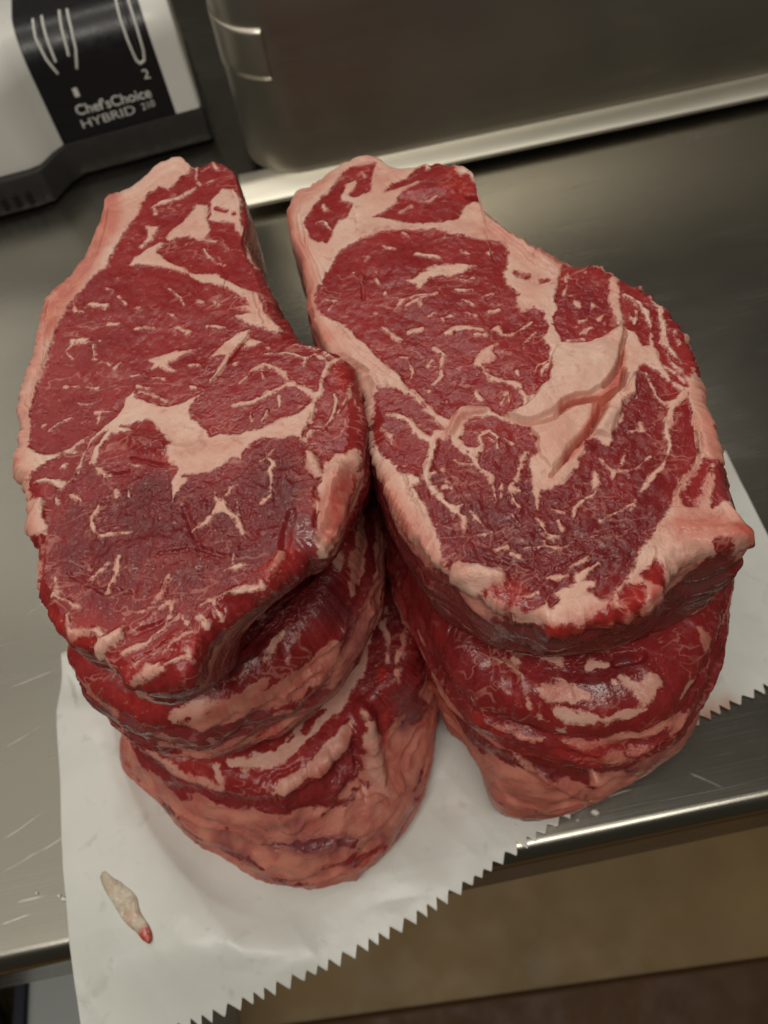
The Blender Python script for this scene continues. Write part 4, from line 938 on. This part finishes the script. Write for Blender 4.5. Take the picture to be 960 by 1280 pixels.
for pts, w_ in [([(525, 323), (533, 325), (550, 326)], 7), ([(479, 313), (487, 316), (497, 318)], 3), ([(508, 292), (515, 297)], 4), ([(577, 313), (585, 317)], 5), ([(612, 317)], 7), ([(569, 365), (587, 363)], 6), ([(500, 378), (520, 374), (541, 370)], 4), ([(493, 390), (503, 380), (512, 377)], 5), ([(505, 390), (520, 380), (541, 369)], 5), ([(524, 381), (526, 390)], 3), ([(480, 415), (491, 423), (501, 430)], (4, 4, 7)), ([(512, 421), (526, 417)], 5), ([(552, 421), (570, 416), (586, 413)], (6, 10, 7)), ([(617, 413), (625, 409), (632, 417), (644, 417), (663, 407)], (3, 8, 5, 4, 3)), ([(594, 421), (611, 419)], 5), ([(590, 413), (604, 413)], 4), ([(607, 392), (619, 388)], 6), ([(575, 380), (588, 382)], 5), ([(567, 365), (586, 363)], 5), ([(552, 407), (561, 402)], 6), ([(580, 396), (592, 398)], 4), ([(655, 430), (665, 419)], 3), ([(669, 473), (677, 463), (694, 455)], 4), ([(680, 473), (694, 458)], 5), ([(642, 473)], 8), ([(541, 438), (549, 446), (547, 463), (553, 473), (541, 486)], (6, 6, 5, 7, 3)), ([(537, 452), (532, 459), (543, 460)], 3), ([(497, 448), (510, 448)], 4), ([(507, 452), (514, 467), (512, 477)], 3.5), ([(535, 496)], 5), ([(560, 507)], 5), ([(410, 377), (424, 382), (416, 390)], 2.5), ([(470, 396)], 6), ([(482, 368)], 6), ([(596, 498), (601, 503)], 7), ([(627, 507), (632, 498), (638, 505)], 3), ([(630, 335), (634, 345)], 4), ([(470, 352), (476, 358)], 2.5), ([(455, 330), (462, 326)], 2.5), ([(440, 345)], 3), ([(567, 345), (580, 350), (592, 346)], 3), ([(600, 372), (612, 368)], 4), ([(533, 404), (541, 400)], 3),
 ([(718, 383)], 9), ([(740, 383)], 7), ([(722, 402), (730, 400)], 5), ([(720, 418), (738, 410)], (4, 7)), ([(703, 372), (707, 362)], 4), ([(735, 342)], 4), ([(712, 345), (706, 356)], 3), ([(746, 398), (752, 394)], 4), ([(708, 428), (725, 425)], 4),
 ([(782, 370), (799, 383), (809, 393), (813, 408)], 7), ([(813, 370), (826, 393), (832, 414), (838, 435), (853, 452)], 7), ([(796, 393), (795, 408)], 4), ([(836, 443), (853, 468), (862, 476)], 4), ([(845, 415), (852, 430)], 4), ([(786, 395), (790, 402)], 3), ([(826, 455), (846, 466), (858, 480)], 4),
 ([(488, 520), (509, 532), (521, 547), (532, 553)], (6, 7, 10, 12)), ([(512, 494), (530, 512), (548, 528), (562, 536)], 6), ([(536, 556), (536, 572), (536, 595), (546, 614), (565, 635), (582, 653), (584, 668)], (12, 8, 9, 8, 7, 6, 3)), ([(536, 595), (548, 590)], 4), ([(482, 535), (490, 543), (491, 552)], 3.5), ([(567, 634), (572, 640), (578, 636)], 4),
 ([(565, 553), (577, 570), (586, 578), (594, 593), (611, 605), (611, 612)], (8, 8, 7, 5, 5, 3)), ([(567, 580), (573, 587), (586, 590)], 4), ([(602, 564), (602, 553), (613, 545), (623, 553), (619, 568)], 4.5), ([(611, 553), (617, 560)], 3), ([(632, 553), (640, 557)], 5), ([(555, 586), (563, 603)], 2), ([(560, 610), (568, 614)], 4), ([(612, 612), (618, 630)], 2),
 ([(656, 570), (648, 587), (646, 597), (637, 616), (650, 639)], (7, 6, 5, 4, 3)), ([(625, 613), (625, 624)], 4), ([(641, 616), (648, 615)], 6), ([(640, 647), (646, 655)], 4), ([(673, 647), (676, 655), (679, 668)], 5), ([(651, 689), (674, 689), (699, 689), (712, 680)], 4), ([(676, 682), (675, 690)], 4), ([(710, 710), (730, 699)], 5), ([(636, 697), (646, 701)], 5), ([(682, 726), (707, 722)], 3), ([(724, 724), (733, 716), (745, 707)], (14, 8, 6)), ([(641, 745), (668, 741)], 3), ([(744, 614), (729, 626), (719, 632), (717, 644)], 4), ([(775, 590), (790, 591)], 3), ([(775, 580), (779, 570)], 3), ([(752, 653), (773, 643), (794, 630)], 3.5), ([(805, 467), (811, 482), (817, 498), (828, 507), (844, 502)], 3), ([(855, 490), (840, 507), (836, 527), (830, 542), (836, 559), (835, 575), (834, 586)], (10, 10, 10, 9, 5, 3, 3)), ([(828, 527), (836, 520)], 5), ([(834, 588), (819, 605), (807, 615)], (4, 8, 3)), ([(782, 542), (796, 540), (794, 530)], 2.5), ([(786, 592), (800, 588), (812, 575)], 2), ([(690, 634), (705, 637)], 3), ([(600, 672), (615, 668)], 3), ([(592, 645), (602, 655)], 4), ([(620, 690), (632, 688)], 4), ([(696, 650), (698, 662)], 4), ([(790, 640), (800, 625)], 2.5),
 ([(884, 582), (878, 610), (868, 634)], 4)]:
    B1.append(('f', pts, w_))
B1 += [
 ('t', [(560, 600), (620, 640), (700, 660), (780, 620), (800, 550)], 130, 1, 0.75), ('t', [(600, 690), (700, 700), (770, 680)], 80, 1, 1.0), ('t', [(825, 560), (800, 480)], 40, 1, 0.6), ('t', [(720, 380)], 60, 1, 0.4), ('t', [(490, 560), (510, 640)], 40, 1, 0.5), ('t', [(830, 400)], 50, 1, 0.15),
 ('t', [(365, 260), (385, 240), (412, 222)], 26, 0, 0.45), ('t', [(362, 285), (378, 320), (385, 360), (390, 400), (410, 425)], 20, 0, 0.75), ('t', [(610, 290), (660, 330), (660, 360)], 40, 0, 0.55), ('t', [(640, 290), (700, 325)], 24, 0, 0.75), ('t', [(480, 225), (500, 215)], 18, 0, 0.35), ('t', [(465, 560), (485, 600), (510, 650), (540, 690)], 26, 0, 0.25), ('t', [(470, 575), (490, 620), (512, 660)], 12, 0, 0.7), ('t', [(555, 548), (575, 530), (600, 520)], 18, 0, 0.6), ('t', [(880, 480), (890, 540), (900, 600)], 30, 0, 0.6), ('t', [(850, 660), (900, 660), (930, 660)], 34, 0, 0.85), ('t', [(870, 600), (855, 635)], 26, 0, 0.6), ('t', [(700, 760), (760, 750)], 40, 0, 0.4), ('t', [(470, 200), (440, 215)], 20, 0, 0.35),
 ('t', [(560, 235), (580, 240), (560, 210)], 34, 2, 0.6), ('t', [(690, 780), (740, 778), (790, 752), (820, 715)], 24, 2, 0.4), ('t', [(620, 740), (640, 742)], 18, 2, 0.55), ('t', [(920, 660), (935, 660)], 14, 2, 0.6), ('t', [(850, 665), (880, 650)], 30, 2, 0.25), ('t', [(495, 555), (478, 540)], 12, 2, 0.3),
 ('t', [(902, 580), (900, 610)], 16, 3, 0.7), ('t', [(610, 750), (650, 768)], 16, 3, 0.35),
 ('p', [(697, 438), (722, 434), (750, 423), (774, 410), (777, 420), (770, 433), (767, 446), (763, 462), (747, 494), (735, 502), (703, 509), (692, 520), (664, 525), (632, 519), (655, 508), (690, 482)], 0.0022), ('p', [(664, 533), (694, 529), (708, 519), (742, 511), (739, 530), (730, 543), (711, 560), (704, 576), (688, 592), (673, 575), (671, 550)], 0.0014), ('p', [(780, 470), (793, 470), (792, 500), (775, 512), (762, 552), (745, 546), (738, 548), (750, 530), (758, 510), (775, 494)], 0.0018),
 # the cracks that break the wedge of fat into plates
 ('c', [(776, 404), (780, 420), (773, 432), (770, 446), (766, 462), (749, 492)], 5, 0.0030), ('c', [(775, 464), (772, 490), (753, 507), (744, 530), (733, 546), (715, 563), (708, 578), (688, 597)], (5, 9, 9, 6, 6, 6, 5, 3), 0.0050), ('c', [(746, 506), (704, 514), (694, 526), (664, 529), (628, 521)], (8, 6, 5, 4, 2), 0.0035), ('c', [(686, 484), (690, 491)], 3, 0.001),
 ('t', [(772, 440), (768, 470), (752, 505), (733, 546), (708, 578)], 13, 0, 1.0), ('t', [(746, 506), (704, 514)], 12, 0, 1.0), ('t', [(768, 470), (752, 505), (733, 546)], 8, 2, 0.35),
 ('c', [(873, 517), (870, 561), (869, 577), (852, 613), (842, 636)], 3, 0.0022), ('c', [(792, 470), (776, 505), (772, 500)], 4, 0.0012),
 ('c', [(456, 351), (457, 376)], 4, 0.0011), ('c', [(471, 345), (476, 352)], 3, 0.0009), ('c', [(452, 342), (456, 351), (468, 342)], 3, 0.0009), ('c', [(590, 247), (599, 250)], 9, 0.004), ('c', [(446, 272), (447, 288)], 2.5, 0.0008), ('c', [(383, 290), (382, 310)], 4, 0.0015), ('c', [(560, 708), (566, 726), (590, 738)], 4, 0.001), ('c', [(500, 610), (520, 650), (528, 668)], 3, 0.0012), ('c', [(515, 640), (530, 660), (545, 690)], 3, 0.0012), ('c', [(492, 600), (506, 628)], 3, 0.001),
 ('b', [(570, 711), (600, 718), (626, 727)], 16, 0.0022), ('b', [(720, 470), (745, 450)], 40, 0.0016), ('b', [(690, 550), (700, 540)], 26, 0.0008), ('b', [(760, 525), (750, 540)], 14, 0.0012), ('b', [(560, 548), (580, 522), (605, 519)], 12, 0.0015), ('b', [(900, 668), (930, 660)], 18, 0.0022), ('b', [(540, 560), (536, 620)], 8, 0.0006), ('b', [(735, 558)], 14, 0.0018), ('b', [(690, 780), (760, 768), (800, 748)], 20, 0.0014), ('b', [(520, 240), (560, 230)], 36, 0.0014), ('b', [(470, 300), (560, 400), (640, 440)], 70, 0.0008), ('c', [(655, 740), (690, 715), (735, 690)], 6, 0.0008), ('c', [(610, 700), (660, 715)], 6, 0.0009),
]
B1s = [('l', [(660, 792), (720, 800), (780, 795), (850, 755), (890, 710)], 66), ('t', [(660, 795), (720, 800), (780, 795), (850, 755), (890, 710)], 70, 1, 1.0), ('t', [(850, 730), (890, 715), (880, 745), (840, 780)], 30, 3, 0.9), ('t', [(620, 790), (690, 812)], 40, 3, 0.85), ('f', [(820, 808), (860, 785), (885, 762)], 5), ('t', [(760, 815), (850, 800)], 8, 2, 0.6),
       ('f', [(470, 580), (495, 640), (520, 680)], 10), ('f', [(375, 320), (382, 380), (400, 425)], 8), ('f', [(360, 262), (364, 300)], 10), ('t', [(360, 265), (376, 330), (384, 395)], 14, 0, 0.9), ('f', [(610, 745), (640, 765), (665, 778)], 6), ('f', [(590, 740), (620, 765)], 6), ('l', [(905, 685), (912, 710)], 20)]
regB = [("eye_muscle", EYE), ("cap_muscle", LOW), ("inner_muscle", [(690, 325), (745, 325), (775, 345), (775, 412), (703, 440), (684, 408)]),
        ("fat_kernel", [(695, 430), (776, 405), (836, 478), (800, 460), (790, 505), (735, 560), (676, 636), (640, 525), (690, 480)])]
B1bot = [(580, 792), (620, 815), (700, 820), (760, 814), (830, 793), (880, 760), (908, 715)]
RB1b = smooth_r(polar_part(W2(B1bot, ZB[2] + 0.003), cB, RB1 * 0.985 - 0.002, 0.3), 5)
steak("ribeye_steak", "raw ribeye steak with a big cracked wedge of white fat, topping its stack", cB, RB1, RB1b, cB, ZB[3], ZB[2] + 0.003, B1, B1s, 'fat', 205, 44, 47, 0.0055, 0.003, 0.7, dome=0.0015, regions=regB, side_base='lean', side_tint=(0.7, 0.7, 0.1, 0.2))

d2 = cB + np.array([-0.003, -0.012])
B2rim = [(505, 700), (520, 750), (540, 800), (562, 845), (590, 875), (645, 905), (700, 918), (742, 922), (794, 914), (835, 896), (858, 872), (880, 830), (897, 780), (908, 740), (918, 700)]
RB2 = smooth_r(polar_part(W2(B2rim, ZB[2] - 0.014), d2, RB1 * 0.94, 0.25), 4)
B2s = [('l', [(540, 780), (570, 830), (610, 880)], 50), ('t', [(540, 780), (570, 830), (610, 880)], 60, 1, 0.35), ('t', [(545, 790), (565, 850)], 26, 2, 0.4), ('l', [(640, 820), (700, 845), (760, 845), (810, 840)], 46), ('t', [(700, 840), (780, 830)], 50, 1, 0.5),
 ('f', [(610, 782), (637, 800), (666, 817), (700, 826)], (8, 12, 7, 4)), ('t', [(610, 782), (637, 800), (666, 817)], 16, 3, 0.5), ('f', [(616, 817), (637, 832), (662, 855), (678, 865), (707, 866), (735, 866)], (8, 12, 12, 14, 16, 12)), ('t', [(616, 817), (662, 855), (707, 866), (735, 866)], 18, 0, 0.6), ('f', [(742, 829), (758, 833)], 10), ('f', [(640, 825), (660, 832)], 4), ('f', [(680, 840), (700, 855)], 4),
 ('f', [(690, 886), (710, 891), (728, 896)], 9), ('t', [(690, 886), (728, 896)], 10, 0, 0.0), ('f', [(731, 902), (762, 900), (794, 895), (804, 877), (817, 852), (833, 839), (844, 814)], (4, 5, 9, 16, 17, 12, 8)), ('t', [(794, 895), (817, 852), (844, 814)], 18, 0, 0.2), ('l', [(690, 912), (742, 911), (790, 906)], 12), ('f', [(785, 870), (795, 862)], 5), ('f', [(780, 850), (790, 858)], 4),
 ('l', [(850, 810), (862, 800)], 18), ('l', [(835, 860), (850, 845)], 14), ('f', [(877, 791), (883, 812)], 14), ('t', [(877, 791), (883, 812)], 16, 0, 0.7), ('f', [(865, 850), (858, 870)], 8),
 ('f', [(700, 926), (742, 930), (794, 922), (835, 904), (850, 893)], 14), ('t', [(700, 926), (794, 922), (850, 893)], 18, 0, 0.55), ('f', [(553, 805), (582, 834), (594, 846)], 4), ('f', [(564, 857), (589, 877), (616, 905), (645, 918), (674, 928)], 6), ('t', [(564, 857), (616, 905), (674, 928)], 8, 0, 0.8), ('f', [(655, 875), (674, 897), (699, 918)], 6), ('f', [(600, 840), (620, 860), (650, 880)], 4), ('f', [(580, 800), (600, 815)], 5), ('f', [(760, 870), (770, 855), (768, 845)], 4), ('t', [(750, 860), (760, 870)], 16, 3, 0.7),
 ('c', [(615, 838), (645, 858)], 7, 0.004), ('c', [(775, 828), (800, 822)], 14, 0.005), ('t', [(788, 826)], 14, 3, 0.8), ('c', [(560, 775), (580, 780)], 5, 0.002), ('c', [(600, 850), (640, 880), (680, 905)], 4, 0.002), ('b', [(620, 825), (662, 858), (710, 868)], 12, 0.002), ('b', [(800, 880), (820, 850)], 14, 0.002), ('b', [(570, 865), (610, 902), (670, 928)], 7, 0.0015)]
steak("ribeye_steak", "raw ribeye steak streaked with fat, sandwiched under the steak with the cracked fat", d2, RB2, RB2 * 0.985, d2 + np.array([0.0, -0.001]), ZB[2] - 0.001, ZB[1] + 0.003, [], B2s, 'lean', 120, 60, 53, 0.016, 0.006, 1.3, side_base='mix', side_tint=(0.7, 0.55, 0.15, 0.1))

d3 = cB + np.array([-0.002, -0.018])
B3rim = [(545, 850), (570, 885), (598, 920), (640, 948), (700, 958), (760, 955), (815, 932), (855, 905), (866, 870)]
B3bot = [(585, 930), (603, 965), (610, 1000), (622, 1018), (645, 1026), (690, 1022), (730, 1004), (757, 989), (800, 955), (835, 922), (856, 880)]
RB3 = smooth_r(polar_part(W2(B3rim, ZB[1] - 0.006), d3, RB1 * 0.88, 0.3), 4)
RB3b = smooth_r(polar_part(W2(B3bot, 0.0), d3, RB1 * 0.82, 0.3), 6)
B3s = [('f', [(612, 950), (640, 985), (650, 1010), (700, 1000)], 40), ('t', [(612, 950), (640, 985), (650, 1010), (700, 1000)], 60, 0, 1.0), ('f', [(640, 940), (662, 958), (695, 979), (728, 997)], 8), ('t', [(662, 958), (695, 979), (728, 997)], 8, 0, 0.7), ('b', [(640, 945), (662, 958), (695, 979), (728, 997)], 10, 0.0025), ('l', [(678, 943), (710, 965), (745, 988)], 12), ('t', [(678, 943), (745, 988)], 16, 2, 0.2),
 ('c', [(686, 930), (700, 940), (716, 952), (745, 974)], (9, 13, 14, 11), 0.013), ('f', [(745, 935), (790, 940), (830, 915)], 24), ('t', [(745, 940), (800, 938), (840, 912)], 30, 0, 0.7), ('t', [(620, 1005), (650, 1020)], 14, 2, 0.35), ('t', [(640, 990), (680, 1000)], 24, 3, 0.25)]
steak("ribeye_steak", "bottom ribeye steak with a smooth pink side creased by one deep split", d3, RB3, RB3b, d3, ZB[1] - 0.002, 0.0016, [], B3s, 'lean', 110, 70, 61, 0.008, 0.005, 0.9, side_base='fat', side_tint=(0.95, 0.5, 0.1, 0.1))

# ------------------------------------------------------------------ scraps
def scrap_mat():
    mt, nt, b = new_mat("pale_fat_slip"); k = NB(nt); v = k.coord()
    ti = k.n('ShaderNodeAttribute', attribute_name="tint"); sp = k.n('ShaderNodeSeparateColor'); nt.links.new(ti.outputs['Color'], sp.inputs[0])
    f = k.noise(v, 180, 4.0, 0.6)
    col = k.mix(k.step(f, 0.3, 0.7), c4(0.56, 0.44, 0.33), c4(0.74, 0.67, 0.54))
    col = k.mix(k.math('MULTIPLY', k.step(k.noise(v, 90, 3.0), 0.5, 0.7), 0.5), col, c4(0.58, 0.28, 0.18))
    col = k.mix(k.step(sp.outputs[2], 0.25, 0.8), col, c4(0.50, 0.07, 0.04))
    k.put(b.inputs['Base Color'], col); b.inputs['Roughness'].default_value = 0.2
    b.inputs['Subsurface Weight'].default_value = 0.3; b.inputs['Subsurface Radius'].default_value = (1, 0.6, 0.4); b.inputs['Subsurface Scale'].default_value = 0.004
    k.put(b.inputs['Normal'], k.bump(k.noise(v, 330, 3.0, 0.5), 0.5, 0.0012))
    return mt
M_CRUMB = plain('white_fat_crumb', (0.80, 0.74, 0.64), 0.35, 0, 0.08, 300, 0.3)
def scrap(name, label, cat, outline_px, z, hgt, seed, group=None, red=None, nth=40, nrg=10, tone=0.35, mat=M_FLESH):
    Wp = catmull(W2(outline_px, z), 6); c = Wp.mean(0); th = np.linspace(-math.pi, math.pi, nth, endpoint=False)
    d = Wp - c; t0 = np.arctan2(d[:, 1], d[:, 0]); r0 = np.hypot(d[:, 0], d[:, 1]); i = np.argsort(t0)
    R = np.interp(th, np.r_[t0[i][-1] - 2 * math.pi, t0[i], t0[i][0] + 2 * math.pi], np.r_[r0[i][-1], r0[i], r0[i][0]])
    V = []
    for q in np.linspace(0.02, 1, nrg):
        V.append(np.stack([q * R * np.cos(th), q * R * np.sin(th), np.full(nth, hgt * math.sqrt(max(0, 1 - q ** 3)))], 1))
    V.append(np.stack([0.97 * R * np.cos(th), 0.97 * R * np.sin(th), np.full(nth, 0.0)], 1)); V.append(V[-1] * np.array([0.02, 0.02, 1]))
    V = np.array(V).reshape(-1, 3); V[:, 2] += (V[:, 2] > 0.0002) * hgt * 0.5 * fbm(V * 260, 3, seed); V[:, 2] = np.maximum(V[:, 2], 0)
    nr = nrg + 2; Q = np.arange(nr * nth).reshape(nr, nth); Qn = np.roll(Q, -1, 1)
    me = mesh_quads(name, V, np.stack([Q[:-1], Q[1:], Qn[1:], Qn[:-1]], -1).reshape(-1, 4))
    a = me.attributes.new("fat", 'FLOAT', 'POINT'); f = np.full(len(V), 3.0)
    tint = np.zeros((len(V), 4)); tint[:, 0] = tone
    if red:
        p = W2([red], z)[0] - c; k = np.exp(-((V[:, 0] - p[0]) ** 2 + (V[:, 1] - p[1]) ** 2) / 0.006 ** 2)
        tint[:, 2] = k; tint[:, 0] = np.maximum(tone, k); tint[:, 3] = 0.03 + 0.12 * fbm(V * 220, 2, seed)
        V[:, 2] *= 1
    a.data.foreach_set("value", f.astype(np.float32))
    a = me.attributes.new("tint", 'FLOAT_COLOR', 'POINT'); a.data.foreach_set("color", tint.astype(np.float32).ravel())
    o = link(name, me, mat); o.location = (c[0], c[1], z)
    return tag(o, label, cat, group)
scrap("fat_scrap", "slip of translucent fat with a red tip on the white paper", "meat scrap", [(125, 1092), (133, 1088), (141, 1096), (152, 1102), (164, 1112), (172, 1122), (176, 1140), (188, 1160), (190, 1176), (181, 1182), (175, 1168), (166, 1162), (154, 1150), (143, 1132), (134, 1118), (128, 1106)], max(paper_z(*on(x_, y_, 0.006)[:2]) for x_, y_ in ((130, 1095), (155, 1130), (185, 1172))) - 0.0002, 0.0018, 3, red=(184, 1172), nth=72, nrg=16, tone=0.0, mat=scrap_mat())
for i, (x, y, s, z, lb) in enumerate([(80, 1124, 4.5, 0.0002, 0), (74, 1120, 3, 0.0002, 0), (82, 1113, 2, 0.0002, 0), (88, 1112, 2, 0.0002, 0), (46, 1117, 2.5, 0.0002, 0),
        (665, 1017, 4.5, 0.0016, 1), (645, 1032, 3, 0.0016, 1), (700, 1012, 4, 0.0016, 1), (718, 1003, 3.5, 0.0016, 1), (694, 1032, 3, 0.0002, 1), (744, 1016, 6, 0.0002, 1), (722, 1025, 2, 0.0002, 1), (752, 972, 5.5, 0.006, 1), (757, 984, 4, 0.0002, 1)]):
    rnd = random.Random(i); pts = []
    for k in range(8):
        an = 2 * math.pi * k / 8; rr = s * (0.6 + 0.7 * rnd.random()); pts.append((x + rr * 1.1 * math.cos(an), y + rr * 0.8 * math.sin(an)))
    scrap("fat_crumb", ["tiny white fat crumb on the bare steel beside the paper's straight edge", "tiny white fat crumb scattered where the saw-toothed edge meets the split pink steak"][lb], "meat scrap", pts, z, 0.0012 * s / 4, 20 + i, group=["crumbs by the straight paper edge", "crumbs by the saw-toothed edge"][lb], nth=14, nrg=5, tone=0.02, mat=M_CRUMB)
